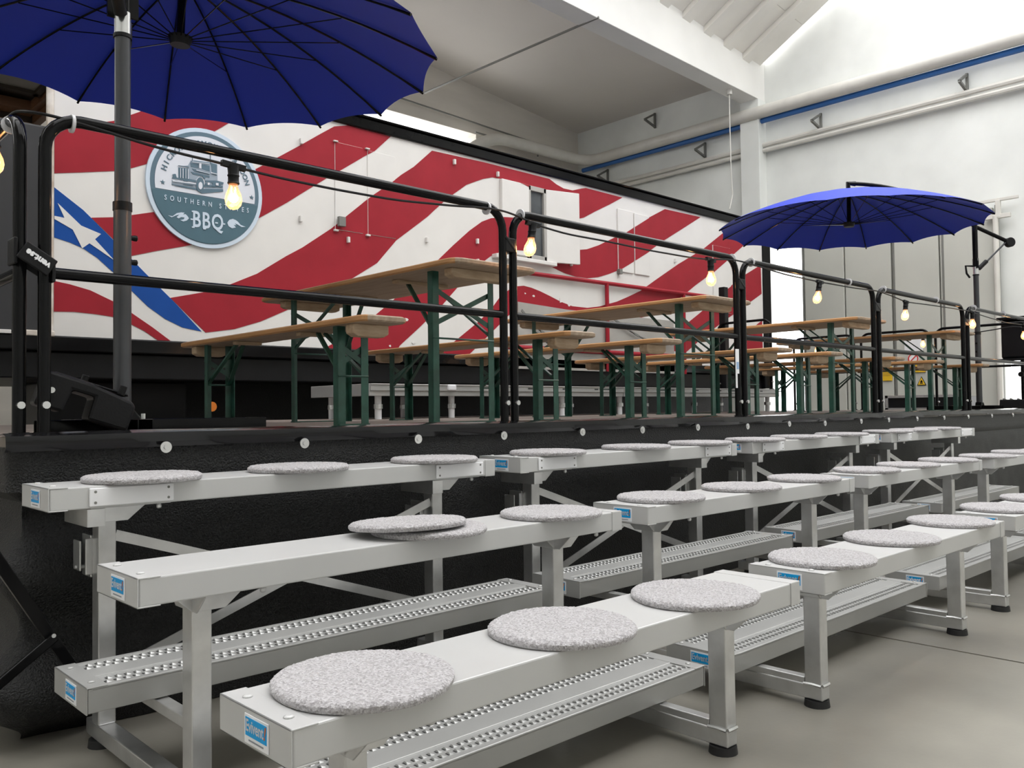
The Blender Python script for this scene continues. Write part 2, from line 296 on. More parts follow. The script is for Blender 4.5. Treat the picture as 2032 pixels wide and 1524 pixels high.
MURAL={
 'R1':[(2.08, 3.351), (2.252, 3.397), (2.553, 3.507), (2.771, 3.636), (3.049, 3.869), (3.423, 4.198), (4.143, 4.516), (4.141, 4.084), (3.574, 3.708), (3.441, 3.603), (3.14, 3.387), (2.854, 3.199), (2.699, 3.126), (2.594, 3.085), (2.312, 3.02), (2.082, 2.97)],
 'R2':[(2.376, 2.649), (2.578, 2.683), (2.699, 2.718), (2.915, 2.781), (3.325, 2.973), (3.592, 3.149), (3.872, 3.344), (4.015, 3.44), (4.361, 3.679), (4.574, 3.831), (4.729, 3.938), (4.893, 3.984), (5.436, 3.982), (5.224, 3.78), (5.089, 3.694), (4.792, 3.489), (4.642, 3.388), (4.358, 3.186), (4.18, 3.057), (3.907, 2.877), (3.566, 2.681), (3.24, 2.527), (2.915, 2.433), (2.7, 2.364), (2.616, 2.432), (2.562, 2.482)],
 'R3':[(3.039, 2.029), (3.371, 2.112), (3.604, 2.203), (3.868, 2.328), (4.178, 2.533), (4.355, 2.639), (4.691, 2.877), (4.873, 3.034), (5.06, 3.19), (5.201, 3.304), (5.444, 3.482), (5.573, 3.588), (5.746, 3.709), (6.004, 3.941), (6.79, 3.959), (7.916, 3.958), (8.046, 3.909), (8.179, 3.879), (8.354, 3.882), (8.535, 3.939), (8.616, 3.959), (9.39, 3.955), (9.103, 3.811), (8.794, 3.666), (8.566, 3.551), (8.425, 3.51), (8.288, 3.497), (8.001, 3.514), (7.771, 3.642), (7.637, 3.716), (7.531, 3.762), (7.399, 3.791), (7.27, 3.806), (7.142, 3.809), (7.025, 3.806), (6.926, 3.801), (6.779, 3.757), (6.659, 3.705), (6.509, 3.637), (6.316, 3.499), (6.128, 3.352), (5.93, 3.178), (5.746, 3.039), (5.498, 2.855), (5.246, 2.58), (4.96, 2.401), (4.64, 2.215), (4.252, 2.033), (3.903, 1.872), (3.638, 1.784), (3.361, 1.737), (3.193, 1.887)],
 'R4':[(4.583, 1.633), (4.876, 1.79), (5.062, 1.906), (5.26, 2.052), (5.512, 2.246), (5.795, 2.482), (6.076, 2.705), (6.308, 2.906), (6.548, 3.102), (6.747, 3.238), (6.894, 3.301), (7.034, 3.328), (7.16, 3.342), (7.288, 3.352), (7.444, 3.349), (7.541, 3.334), (7.809, 3.227), (8.041, 3.146), (8.299, 3.105), (8.446, 3.103), (8.624, 3.134), (8.856, 3.214), (9.167, 3.35), (9.433, 3.463), (10.006, 3.768), (10.375, 3.942), (11.298, 3.957), (10.851, 3.729), (10.311, 3.456), (9.956, 3.254), (9.569, 3.058), (9.32, 2.936), (9.09, 2.852), (8.846, 2.78), (8.615, 2.744), (8.389, 2.742), (8.176, 2.767), (7.968, 2.815), (7.766, 2.864), (7.551, 2.952), (7.437, 2.964), (7.23, 2.951), (7.061, 2.919), (6.886, 2.844), (6.652, 2.685), (6.401, 2.459), (6.113, 2.18), (5.824, 1.94), (5.533, 1.709), (5.486, 1.641)],
 'R5':[(6.07, 1.64), (6.331, 1.806), (6.634, 2.011), (6.86, 2.181), (7.035, 2.371), (7.179, 2.463), (7.316, 2.518), (7.429, 2.535), (7.561, 2.522), (7.718, 2.491), (7.905, 2.442), (8.101, 2.386), (8.312, 2.346), (8.61, 2.345), (8.868, 2.384), (8.989, 2.416), (9.228, 2.476), (9.477, 2.564), (9.765, 2.674), (10.112, 2.859), (10.691, 3.158), (11.337, 3.456), (11.912, 3.786), (12.228, 3.943), (13.071, 3.948), (12.513, 3.656), (12.15, 3.442), (11.618, 3.13), (11.128, 2.878), (10.585, 2.571), (10.026, 2.352), (9.401, 2.197), (8.861, 2.109), (8.259, 2.127), (7.791, 2.259), (7.434, 2.297), (7.174, 2.154), (6.921, 1.955), (6.52, 1.644)],
 'R6':[(9.965, 1.867), (10.584, 2.118), (11.031, 2.35), (11.25, 2.466), (11.968, 2.881), (12.581, 3.194), (13.049, 3.396), (13.062, 2.908), (12.221, 2.517), (11.936, 2.392), (11.375, 2.121), (10.831, 1.826)],
 'R7':[(11.927, 1.745), (12.559, 2.206), (12.929, 2.395), (13.06, 2.454), (13.058, 1.993), (12.525, 1.722)],
 'R8':[(2.084, 2.092), (2.21, 2.074), (2.369, 2.038), (2.551, 1.96), (2.692, 1.879), (2.884, 1.756), (3.066, 1.627), (2.959, 1.626), (2.811, 1.721), (2.679, 1.783), (2.551, 1.827), (2.426, 1.84), (2.249, 1.849), (2.085, 1.841)],
 'BL':[(2.078, 2.866), (2.313, 2.703), (2.404, 2.619), (2.558, 2.477), (2.811, 2.235), (3.07, 1.996), (3.323, 1.744), (3.147, 1.771), (2.99, 1.839), (2.841, 1.938), (2.692, 2.075), (2.55, 2.209), (2.425, 2.315), (2.314, 2.383), (2.209, 2.42), (2.08, 2.449)],
 'ST':[(2.116, 2.731), (2.296, 2.57), (2.452, 2.521), (2.404, 2.47), (2.558, 2.311), (2.361, 2.431), (2.304, 2.382), (2.231, 2.528), (2.087, 2.599), (2.083, 2.623), (2.168, 2.616)],
}
TRUCK={
 'D':[[(3.098, 3.203), (3.192, 3.211), (3.19, 3.108), (3.1, 3.105)], [(3.243, 3.291), (3.396, 3.299), (3.396, 3.286), (3.207, 3.272)], [(3.207, 3.263), (3.283, 3.27), (3.28, 3.227), (3.212, 3.229)], [(3.309, 3.27), (3.388, 3.27), (3.388, 3.217), (3.314, 3.228)], [(3.399, 3.3), (3.456, 3.295), (3.456, 3.191), (3.412, 3.196)], [(3.222, 3.216), (3.386, 3.206), (3.386, 3.188), (3.247, 3.191)], [(3.212, 3.184), (3.386, 3.176), (3.386, 3.16), (3.232, 3.163)], [(3.192, 3.116), (3.263, 3.114), (3.257, 3.095), (3.039, 3.092), (3.049, 3.11), (3.083, 3.107)], [(3.039, 3.042), (3.262, 3.044), (3.262, 3.034), (3.039, 3.035)], [(3.063, 3.029), (3.262, 3.026), (3.313, 3.002), (3.516, 3.053), (3.516, 3.074), (3.344, 3.05), (3.257, 3.038)], [(3.344, 3.128), (3.459, 3.145), (3.522, 3.139), (3.516, 3.12), (3.344, 3.113)], [(3.334, 3.086), (3.511, 3.106), (3.511, 3.091), (3.334, 3.066)], [(3.046, 3.13), (3.073, 3.139), (3.083, 3.107), (3.049, 3.108)], [(3.224, 3.331), (3.229, 3.332), (3.229, 3.288), (3.224, 3.287)], [(3.392, 3.395), (3.398, 3.396), (3.398, 3.294), (3.392, 3.293)], [(3.098, 3.22), (3.192, 3.226), (3.192, 3.22), (3.093, 3.214)], [(3.142, 3.092), (3.182, 3.094), (3.182, 3.089), (3.142, 3.088)], [(3.068, 3.08), (3.088, 3.08), (3.088, 3.068), (3.068, 3.068)], [(3.142, 3.06), (3.232, 3.063), (3.232, 3.057), (3.142, 3.055)], [(3.344, 3.103), (3.37, 3.106), (3.365, 3.086), (3.344, 3.085)], [(3.411, 3.114), (3.443, 3.117), (3.437, 3.083), (3.409, 3.081)], [(3.474, 3.12), (3.495, 3.122), (3.493, 3.088), (3.474, 3.087)], [(3.319, 3.164), (3.344, 3.163), (3.344, 3.141), (3.329, 3.143)], [(3.332, 3.086), (3.331, 3.064), (3.325, 3.044), (3.317, 3.028), (3.307, 3.017), (3.295, 3.011), (3.284, 3.013), (3.274, 3.021), (3.266, 3.034), (3.261, 3.052), (3.259, 3.073), (3.261, 3.094), (3.266, 3.114), (3.274, 3.13), (3.284, 3.142), (3.296, 3.147), (3.307, 3.146), (3.317, 3.138), (3.325, 3.124), (3.331, 3.106)]],
 'L':[[(3.113, 3.196), (3.118, 3.197), (3.118, 3.111), (3.112, 3.109)], [(3.135, 3.198), (3.141, 3.199), (3.141, 3.111), (3.135, 3.11)], [(3.161, 3.2), (3.166, 3.201), (3.166, 3.112), (3.161, 3.111)], [(3.182, 3.201), (3.187, 3.202), (3.187, 3.113), (3.182, 3.112)], [(3.365, 3.111), (3.386, 3.112), (3.38, 3.089), (3.365, 3.089)], [(3.443, 3.12), (3.469, 3.122), (3.469, 3.099), (3.443, 3.099)], [(3.396, 3.213), (3.456, 3.206), (3.456, 3.201), (3.396, 3.203)], [(3.286, 3.273), (3.306, 3.273), (3.306, 3.229), (3.286, 3.23)], [(3.222, 3.277), (3.386, 3.289), (3.386, 3.284), (3.222, 3.271)], [(3.258, 3.208), (3.383, 3.198), (3.383, 3.193), (3.258, 3.202)], [(3.044, 3.074), (3.257, 3.084), (3.257, 3.075), (3.044, 3.065)], [(3.316, 3.073), (3.315, 3.059), (3.311, 3.048), (3.304, 3.039), (3.297, 3.035), (3.29, 3.037), (3.283, 3.043), (3.279, 3.053), (3.278, 3.066), (3.279, 3.079), (3.283, 3.091), (3.29, 3.1), (3.297, 3.104), (3.305, 3.102), (3.311, 3.096), (3.315, 3.086)]],
 'M':[[(3.19, 3.113), (3.195, 3.211), (3.142, 3.224), (3.187, 3.237), (3.212, 3.287), (3.243, 3.295), (3.396, 3.304), (3.462, 3.299), (3.464, 3.149), (3.344, 3.125), (3.329, 3.15), (3.288, 3.156), (3.257, 3.118), (3.212, 3.11)], [(3.039, 3.079), (3.263, 3.089), (3.26, 3.043), (3.039, 3.038)], [(3.344, 3.113), (3.517, 3.133), (3.516, 3.076), (3.344, 3.052)]],
}
FLAME= [[(3.005, 2.756), (3.047, 2.755), (3.085, 2.788), (3.124, 2.801), (3.155, 2.802), (3.14, 2.784), (3.163, 2.791), (3.179, 2.778), (3.195, 2.757), (3.175, 2.735), (3.144, 2.722), (3.116, 2.73), (3.148, 2.742), (3.155, 2.759), (3.124, 2.758), (3.101, 2.743), (3.082, 2.752), (3.109, 2.779), (3.078, 2.767), (3.039, 2.744)], [(3.557, 2.769), (3.578, 2.8), (3.612, 2.813), (3.641, 2.805), (3.663, 2.792), (3.688, 2.767), (3.74, 2.754), (3.697, 2.748), (3.663, 2.764), (3.629, 2.775), (3.646, 2.757), (3.62, 2.758), (3.641, 2.736), (3.603, 2.723), (3.569, 2.738)]]
# ---------------- trailer ----------------
TY=7.6
tr=thing('semi_trailer',(7.6,8.9,FZ),'long white box trailer painted with waving red stripes, a star and a round sign','trailer')
X0,X1,ZB,ZT=2.09,13.10,1.645,3.985
b=MB().box(X0,X1,TY,TY+.06,ZB,ZT).box(2.9,X1,TY+.06,TY+2.5,ZB,ZT); b.build('trailer_body',paintw,tr)
EPS=.004
def paint(polys,y,mat,name,parent,d=EPS):
    m=MB()
    for p in polys:
        if len(p)>=3: m.prism(p,lambda u,v,t:(u,t,v),y-d,y+.002)
    if m.v: return m.build(name,mat,parent)
full=lambda k: clip(MURAL[k],X0+.002,X1-.002,ZB+.002,ZT-.002)
for k in ('R1','R2','R3','R4','R5','R6','R7','R8'):
    paint([full(k)],TY,paintr,'red_stripe',tr)
bl=paint([full('BL')],TY,paintb,'blue_field',tr)
paint([full('ST')],TY-.004,paintw,'white_star',bl)
def hatch(x0,x1,z0,z1,dep=.008,name='hatch'):
    h=MB().box(x0,x1,TY-dep,TY,z0,z1).build(name,paintw,tr,bevel=.006)
    for k in MURAL:
        if k[0]=='R': paint([clip(MURAL[k],x0+.004,x1-.004,z0+.004,z1-.004)],TY-dep,paintr,'red_stripe',h,.003)
    return h
def frame(x0,x1,z0,z1,mat,wd=.03,dep=.045,par=None,name='hatch_frame'):
    m=MB()
    for q in ((x0-wd,x0,z0-wd,z1+wd),(x1,x1+wd,z0-wd,z1+wd),(x0,x1,z0-wd,z0),(x0,x1,z1,z1+wd)): m.box(q[0],q[1],TY-dep,TY,q[2],q[3])
    m.build(name,mat,par or tr,bevel=.004)
h=hatch(4.73,5.07,2.87,3.78); h2=hatch(5.13,5.49,2.87,3.77)
for hx,x0,x1 in ((h,4.71,4.76),(h2,5.10,5.15)):
    for z0,z1 in ((2.85,2.87),(3.775,3.79)): MB().box(x0,x1,TY-.03,TY,z0,z1).build('hinge',paintw,hx,bevel=.004)
MB().box(4.74,4.82,TY-.07,TY-.03,2.90,3.0).build('latch',framem,h,bevel=.004)
hatch(7.04,7.50,2.90,3.80,.05)
m=MB().box(7.53,7.80,TY-.006,TY+.02,2.92,3.76); g=m.build('window_pane',glassd,tr)
m=MB()
for q in ((7.50,7.54,2.88,3.80),(7.77,7.81,2.88,3.80),(7.50,7.81,3.74,3.80),(7.50,7.81,2.88,2.93)): m.box(q[0],q[1],TY-.04,TY,q[2],q[3])
m.build('window_frame',greyst,tr,bevel=.004)
m=MB().box(6.9,7.95,TY-.09,TY,2.82,2.87); m.build('window_sill',paintw,tr,bevel=.008)
# open shutter, hinged at its left edge
m=MB(); c,s=math.cos(math.radians(16)),math.sin(math.radians(16)); L=.50
m.prism([(0,0),(L*c,-L*s),(L*c+.04*s,-L*s+.04*c),(.04*s,.04*c)],lambda u,v,t:(7.82+u,TY-.03+v,t),2.87,3.80)
sh=m.build('shutter',paintw,tr,bevel=.006)
hatch(9.26,9.60,2.9,3.78,.02); hatch(9.63,9.97,2.9,3.77,.02)
hatch(11.60,12.1,2.5,3.56,.02)
MB().box(9.24,9.30,TY-.06,TY,2.86,2.93).build('latch',framem,tr,bevel=.004)
for x,z in ((4.34,3.70),(4.33,2.92),(4.88,2.78),(5.91,2.91),(6.66,2.99),(6.66,2.75),(8.29,2.90),(6.32,3.87),(4.89,2.25),(10.6,3.2),(7.0,3.85)):
    MB().box(x-.014,x+.014,TY-.035,TY,z-.03,z+.03).build('cleat',paintw,tr,bevel=.004)
# counter flap in a red frame
MB().prism([(7.31,2.325),(8.2,2.29),(10.52,2.285),(10.52,1.50),(7.31,1.50)],lambda u,v,t:(u,t,v),TY-.02,TY).build('serving_counter',greyst,tr)
for a,bb in (((7.40,2.69),(11.45,2.72)),((8.965,2.70),(8.965,1.50)),((10.74,2.71),(10.74,1.50)),((7.05,1.76),(10.74,1.76))):
    MB().tube([(a[0],TY-.05,a[1]),(bb[0],TY-.05,bb[1])],.028 if bb[1]!=1.76 else .03,8).build('counter_bar',paintr,tr,smooth=True)
for x0,x1 in ((7.33,8.1),(9.1,10.6)):
    P=[(x0+(x1-x0)*t/14, TY-.06, 2.22-.28*(t/14)+-.12*math.sin(math.pi*t/14)) for t in range(15)]
    ch=MB()
    for i,(p,q) in enumerate(zip(P[:-1],P[1:])): ch.bar(p,q,.03 if i%2 else .012,.012 if i%2 else .03)
    ch.build('chain',framem,tr)
# rails, posts, chassis
MB().box(X0-.02,13.36,TY-.03,TY+.1,3.985,4.10).build('roof_rail',blackm,tr,bevel=.012)
MB().prism([(-.05,4.10),(-.06,4.12),(.05,4.16),(2.55,4.16),(2.58,4.10)],lambda u,v,t:(t,TY+u,v),2.95,13.36).build('roof_cap',blackm,tr,bevel=.01)
MB().box(13.10,13.36,TY-.02,TY+2.5,1.3,4.0).build('end_post',blackm,tr,bevel=.02)
MB().box(2.03,2.085,TY-.035,TY+.02,1.66,3.99).build('corner_post',rust,tr,bevel=.02)
MB().box(1.80,2.09,TY-.04,TY+.2,1.635,1.68).build('corner_foot',rust,tr,bevel=.008)
MB().box(-.9,2.05,TY+.0,TY+.12,1.66,3.35).build('front_cabin',greyd,tr,bevel=.02)
MB().box(-.9,1.78,TY-.03,TY+.0,1.645,1.675).build('cabin_sill',paintw,tr,bevel=.004)
MB().box(-1.2,13.36,TY-.02,TY+2.5,1.52,1.645).build('side_rail',blackm,tr,bevel=.012)
MB().box(-1.2,13.36,TY+.06,TY+2.4,1.30,1.52).build('chassis_beam',blackp,tr,bevel=.012)
MB().box(3.0,13.2,TY+.75,TY+.80,FZ+.05,1.31).build('added_shade_panel',skirtm,tr)  # made-up black sheet standing in for the shade under the trailer
MB().box(2.2,3.4,TY+.5,TY+1.5,.3,1.31).build('added_dark_box',blackp,tr,bevel=.03)  # black box added to keep the space below the trailer dark
def wheel(x):
    W=thing_part=MB().lathe((x,TY+.12,.47+FZ+.0),[(.18,.0),(.22,.02),(.42,.0),(.47,.05),(.49,.15),(.47,.26),(.40,.3),(.2,.3)],28,0,'y').build('wheel',rubber,tr,smooth=True)
    MB().lathe((x,TY+.10,.47+FZ),[(.0,.05),(.1,.05),(.13,.1),(.22,.12),(.23,.1)],20,0,'y').build('wheel_rim',framem,W,smooth=True)
    return W
for x in (6.6,8.6,9.7): wheel(x)
V,Fs=text('GO',.17,.006); wv=MB().add([(6.02+x,TY+.055,.86+y) for x,y,z in V],Fs); wv.build('tyre_lettering',M('faint_tyre_letter',(.08,.07,.065),.7),tr)
MB().lathe((3.4,TY+.0,1.06),[(.03,0),(.045,.02),(.045,.05)],12,0,'y').build('side_lamp',M('amber_lens',(.7,.2,.02),.2),tr,smooth=True)
# round sign
SX,SZ,SR=3.363,3.058,.548
sg=MB().lathe((SX,TY-.012,SZ),[(SR,-.012),(SR,.012)],64,0,'y').build('round_sign',palebl,tr,label='round grey and teal sign with a truck picture and lettering')
def ringpoly(r,a0,a1,n=64): return [(SX+r*math.cos(a0+(a1-a0)*i/n),SZ+r*math.sin(a0+(a1-a0)*i/n)) for i in range(n+1)]
def flat(polys,y,mat,name):
    m=MB()
    for p in polys: m.prism(p,lambda u,v,t:(u,t,v),y,y+.004)
    return m.build(name,mat,sg)
y0=TY-.026
flat([ringpoly(.512,0,2*math.pi)[:-1]],y0,slate,'sign_ring')
ch=-.072; a=math.asin(ch/.472)
flat([ringpoly(.472,a,math.pi-a)],y0-.003,palegr,'sign_field')
a=math.asin((ch-.012)/.505)
flat([ringpoly(.505,math.pi-a,2*math.pi+a)],y0-.003,teal,'sign_base')
for i,q in enumerate(TRUCK['M']): flat([q],y0-.0045-.0003*i,midgr,'truck_picture')
for i,q in enumerate(TRUCK['D']): flat([q],y0-.0058-.0003*i,slate,'truck_picture')
for i,q in enumerate(TRUCK['L']): flat([q],y0-.0140-.0003*i,palegr,'truck_highlight')
for q in FLAME: flat([q],y0-.006,palebl,'flame_mark')
for i,(x,z,s) in enumerate(((5.62,2.0,.03),(5.55,1.97,.02),(5.72,1.75,.025),(5.40,1.70,.02),(7.6,2.42,.025),(8.1,2.40,.04),(8.25,2.36,.03),(7.45,2.44,.018))):
    rr=random.Random(i); paint([[(x+s*rr.uniform(.6,1.2)*math.cos(a*1.05),z+s*.8*rr.uniform(.5,1.2)*math.sin(a*1.05)) for a in range(6)]],TY-.004,paintw,'paint_chip',tr)
def wr_text(s,x,z,size,mat,name,bold=0,sx=1,space=1.,y=y0-.006):
    V,Fs=text(s,size,bold,.002,'CENTER',sx,space); return MB().add([(x+a,y-c,z+b) for a,b,c in V],Fs).build(name,mat,sg)
wr_text('SOUTHERN STATES',3.372,2.912,.064,palebl,'sign_lettering',.0008,.74,2.15)
B=MB(); V,Fs=text('BBQ',.205,.0035,.002,'CENTER',.70,1.12); B.add([(3.372+a,y0-.006-c,2.752+b) for a,b,c in V],Fs)
for xx,zz in ((3.232,2.825),(3.232,2.682),(3.222,2.752),(3.338,2.825),(3.338,2.682),(3.332,2.752),(3.452,2.752),(3.522,2.752)): B.box(xx-.013,xx+.013,y0-.009,y0-.004,zz-.006,zz+.006)
B.build('sign_lettering',palebl,sg)
L=MB(); s='HICKORY SMOKE SALOON'
for i,chh in enumerate(s):
    if chh==' ': continue
    an=math.radians(163-146*i/(len(s)-1)); V,Fs=text(chh,.068,.001)
    c,sn=math.cos(an-math.pi/2),math.sin(an-math.pi/2)
    L.add([(SX+.405*math.cos(an)+c*a-sn*b,y0-.006-d,SZ+.405*math.sin(an)+sn*a+c*b) for a,b,d in V],Fs)
L.build('sign_lettering',slate,sg)
S=MB()
for cx in (2.96,3.80):
    S.prism([(cx+(.022 if i%2==0 else .009)*math.sin(math.pi*i/5),3.045+(.022 if i%2==0 else .009)*math.cos(math.pi*i/5)) for i in range(10)],lambda u,v,t:(u,t,v),y0-.008,y0-.002)
S.build('sign_star',slate,sg)
# ---------------- stage ----------------
st=thing('stage',(.75,3.2,FZ),'black skirted stage platform with grey-brown plywood deck in front of the trailer','stage')
SX0,SX1,SY0,SY1=.74,12.6,3.2,7.35
n=6; L=(SX1-SX0)/n
for i in range(n):
    for y0,y1 in ((SY0+.02,5.27),(5.275,SY1)):
        MB().box(SX0+i*L+.004,SX0+(i+1)*L-.004,y0,y1,DZ-.05,DZ).build('deck_panel',deckm,st,bevel=.003)
for i in range(n+1):
    for y in (3.5,5.27,7.2): MB().box(SX0+i*L-.03 if i else SX0+.1,(SX0+i*L+.03) if i else SX0+.16,y-.03,y+.03,FZ,DZ-.05).build('stage_leg',framem,st)
m=MB(); N=150
def trimv(i,j):
    x=SX0-.01+(SX1-SX0+.02)*i/N; w=.006*noise.noise(Vector((x*2.2,j*3.1,1)))
    prof=((SY0+.09,DZ+.004),(SY0+.01,DZ+.012),(SY0-.028,DZ+.002),(SY0-.034,DZ-.03),(SY0-.022,DZ-.05))
    return (x,prof[j][0]+w*.5,prof[j][1]+(w if j<4 else 0))
for i in range(N+1):
    for j in range(5): m.v.append(Vector(trimv(i,j)))
for i in range(N):
    for j in range(4): m.f.append((i*5+j,(i+1)*5+j,(i+1)*5+j+1,i*5+j+1)); m.m.append(0)
m.build('edge_trim',trimm,st,smooth=True)
# skirt: front run and left side, hanging to the floor with a bulging corner
m=MB(); path=[]
for i in range(40): path.append((.74,7.3-i*.1,(-1,0)))
for i in range(9):
    a=math.pi+math.pi/2*i/8; path.append((.80+.06*math.cos(a),3.255+.06*math.sin(a),(math.cos(a),math.sin(a))))
for i in range(1,241): path.append((.80+i*.05,3.195,(0,-1)))
K=26
for i,(x,y,nn) in enumerate(path):
    dcor=math.hypot(x-.78,y-3.22)
    for j in range(K+1):
        t=j/K; z=DZ-.035-(DZ-.035-FZ-.004)*t
        off=.012*noise.noise(Vector((x*1.6,y*1.6,z*2.2)))+.010*noise.noise(Vector((x*5,y*5,z*9+3)))*(t**.5)
        off+=.014*math.exp(-((z-.74)/.02)**2)*(.6+.4*noise.noise(Vector((x*.8,y*.8,5))))-.02*math.exp(-((z-.70)/.03)**2)
        bul=math.exp(-(dcor/.33)**2); off+=bul*(.10*math.exp(-((z-.05)/.25)**2)+.05*math.sin(z*17)*(t>.15)-.02)
        if t>.93: off-=bul*.07*(t-.93)/.07
        if nn[0]<-.05: off+=nn[0]*.0-.11*t*min(1,-nn[0])*(1-.6*bul)
        off*=min(1,t*5)
        if nn==(0,-1): off=min(off,.03 if x>1.05 else .12)
        m.v.append(Vector((x+nn[0]*off,y+nn[1]*off,z)))
for i in range(len(path)-1):
    for j in range(K): a=i*(K+1)+j; m.f.append((a,a+K+1,a+K+2,a+1)); m.m.append(0)
m.build('skirt',skirtm,st,smooth=True)
for k,(x,z) in enumerate([(1.246,.878),(1.814,.872),(2.398,.87),(2.935,.87),(3.523,.872),(4.052,.87),(4.619,.872),(5.209,.865),(5.775,.871),(6.322,.864),(6.95,.868),(7.484,.871),(8.1,.87),(8.75,.87),(9.4,.87),(10.1,.87),(10.8,.87),(11.5,.87)]):
    ws=MB().lathe((x,3.158,z),[(.021,.004),(.021,-.003),(.008,-.003)],20,0,'y').build('washer',steel,st,smooth=True)
    MB().lathe((x,3.153,z),[(.009,.004),(.009,-.003),(.004,-.006)],8,0,'y').build('screw',steel,ws)
# ---------------- guard rails ----------------
def rail_path(x0,x1,top,z0,r=.115):
    P=[(x0,z0),(x0,top-r)]
    P+=[(x0+r-r*math.cos(a),top-r+r*math.sin(a)) for a in [math.pi/2*i/6 for i in range(1,7)]]
    P+=[(x1-r+r*math.sin(a),top-r+r*math.cos(a)) for a in [math.pi/2*i/6 for i in range(0,7)]]
    P.append((x1,z0)); return P
def guard(fn,x0,x1,top,z0,label,mid=True,r=.022,wf=1):
    p=fn((x0+x1)/2); g=thing('guard_rail',(p[0],p[1],z0),label,'railing','black tubular guard rails round the stage')
    MB().tube([(*fn(u),z) for u,z in rail_path(x0,x1,top,z0)],r,12).build('rail_frame',blackm,g,smooth=True)
    zm=z0+.557*(top-z0)/1.1
    if mid: MB().tube([(*fn(x0+.015),zm),(*fn(x1-.015),zm)],r*.92,10).build('middle_rail',blackm,g,smooth=True)
    if wf:
        for u in (x0,x1):
            q=fn(u); MB().lathe((q[0],q[1]-.022,z0+.105),[(.013,.01),(.014,-.006),(.008,-.014)],10,0,'y').build('locking_pin',steel,g,smooth=True)
            MB().cyl((q[0],q[1],z0),(q[0],q[1],z0+.012),.032,14).build('foot_flange',blackm,g)
    return g
RY=3.262
fx=lambda y: (lambda u:(u,y))
spans=[(.868,3.040),(3.112,5.268),(5.352,7.468),(7.572,9.62),(9.75,11.80)]
labs=['black guard rail section nearest the camera, passing in front of the round sign','second guard rail section from the left, along the first long table','third guard rail section from the left, with a white tag on its end post','fourth guard rail section from the left, below the smaller umbrella','farthest guard rail section of the front edge, beside the umbrella pole']
rails=[guard(fx(RY),a,b,2.045-.006*i,DZ,labs[i]) for i,(a,b) in enumerate(spans)]
tg=MB().box(5.205,5.245,RY-.027,RY-.022,1.23,1.40).box(5.205,5.222,RY-.027,RY-.022,1.13,1.23).build('rail_tag',white,rails[1])
MB().box(5.212,5.24,RY-.029,RY-.027,1.26,1.31).build('tag_print',M('pale_blue_print',(.35,.5,.75),.5),tg)
for i in range(4):
    a=spans[i][1]; b=spans[i+1][0]
    m=MB().bar((a,RY,1.86),(b,RY,1.86),.05,.075).bar((a,RY-.02,1.90),(b,RY-.02,1.83),.015,.02)
    m.build('rail_clamp',blackp,rails[i],bevel=.006)
fy=lambda x: (lambda u:(x,u))
sd=guard(fy(.80),3.30,5.3,2.045,DZ,'guard rail on the left side of the stage running back from the corner')
guard(fy(.80),5.38,7.2,2.045,DZ,'rear guard rail on the left side of the stage beside the dark cabin')
for (a,b),l in zip(((3.40,4.58),(4.66,5.63),(5.74,6.70)),('guard rail across the far end of the stage, nearest its front corner','middle guard rail across the far end of the stage','rear guard rail across the far end of the stage, farthest from the front')):
    guard(fy(12.45),a,b,2.045,DZ,l,r=.018)
# strap tying the corner posts, with lettering
sp=MB(); sp.bar((.79,RY-.030,1.565),(.885,RY-.03,1.505),.012,.065).bar((.79,3.325,1.57),(.885,RY+.03,1.50),.012,.06).bar((.775,RY-.02,1.56),(.775,3.33,1.56),.012,.09,0).bar((.89,RY-.03,1.5),(.89,RY+.03,1.5),.012,.08)
tie_s=tag(sp.build('tie_strap',blackp,bevel=.004),'black lettered strap binding the two corner posts of the railing','strap')
V,Fs=text('vent.se',.030,.0015); ang=math.radians(180-33)
tl=MB().add([(.838+math.cos(ang)*a-math.sin(ang)*b,RY-.0375-c,1.535+math.sin(ang)*a+math.cos(ang)*b) for a,b,c in V],Fs).build('strap_lettering',white,tie_s)
# ---------------- string light ----------------
cab=[(.80,RY+.6,2.06),(.80,RY+.4,2.085),(.80,RY+.08,2.068),(.87,RY,2.05),(1.0,RY-.027,2.03),(1.2,RY-.03,2.005),(1.33,RY-.03,1.995),(1.47,RY-.03,1.99),(1.55,RY-.03,1.985),(1.75,RY-.03,1.975),(2.0,RY-.03,1.972),(2.33,RY-.03,1.976),(2.7,RY-.03,2.005),(2.9,RY-.03,2.028),(3.03,RY-.03,2.03),(3.16,RY-.03,2.012),(3.26,RY-.03,1.99),(3.5,RY-.03,1.972),(3.83,RY-.03,1.975),(4.25,RY-.03,1.97),(4.7,RY-.03,1.975),(4.88,RY-.03,1.985),(5.2,RY-.03,2.02),(5.45,RY-.03,2.012),(5.9,RY-.03,1.985),(6.4,RY-.03,1.98),(7.05,RY-.03,1.985),(7.5,RY-.03,2.0),(7.8,RY-.03,1.98),(8.1,RY-.03,1.95),(8.7,RY-.03,1.965),(9.4,RY-.03,1.975),(9.7,RY-.03,1.98),(10.3,RY-.03,1.95),(10.9,RY-.03,1.93),(11.5,RY-.03,1.94),(11.9,RY-.03,1.97)]
sl=thing('string_light',(.8,RY-.03,2.0),'black festoon cable with glowing bulbs tied along the front guard rails','lights')
MB().tube(arc(cab,.1,3),.0055,7).build('cable',blackp,sl,smooth=True)
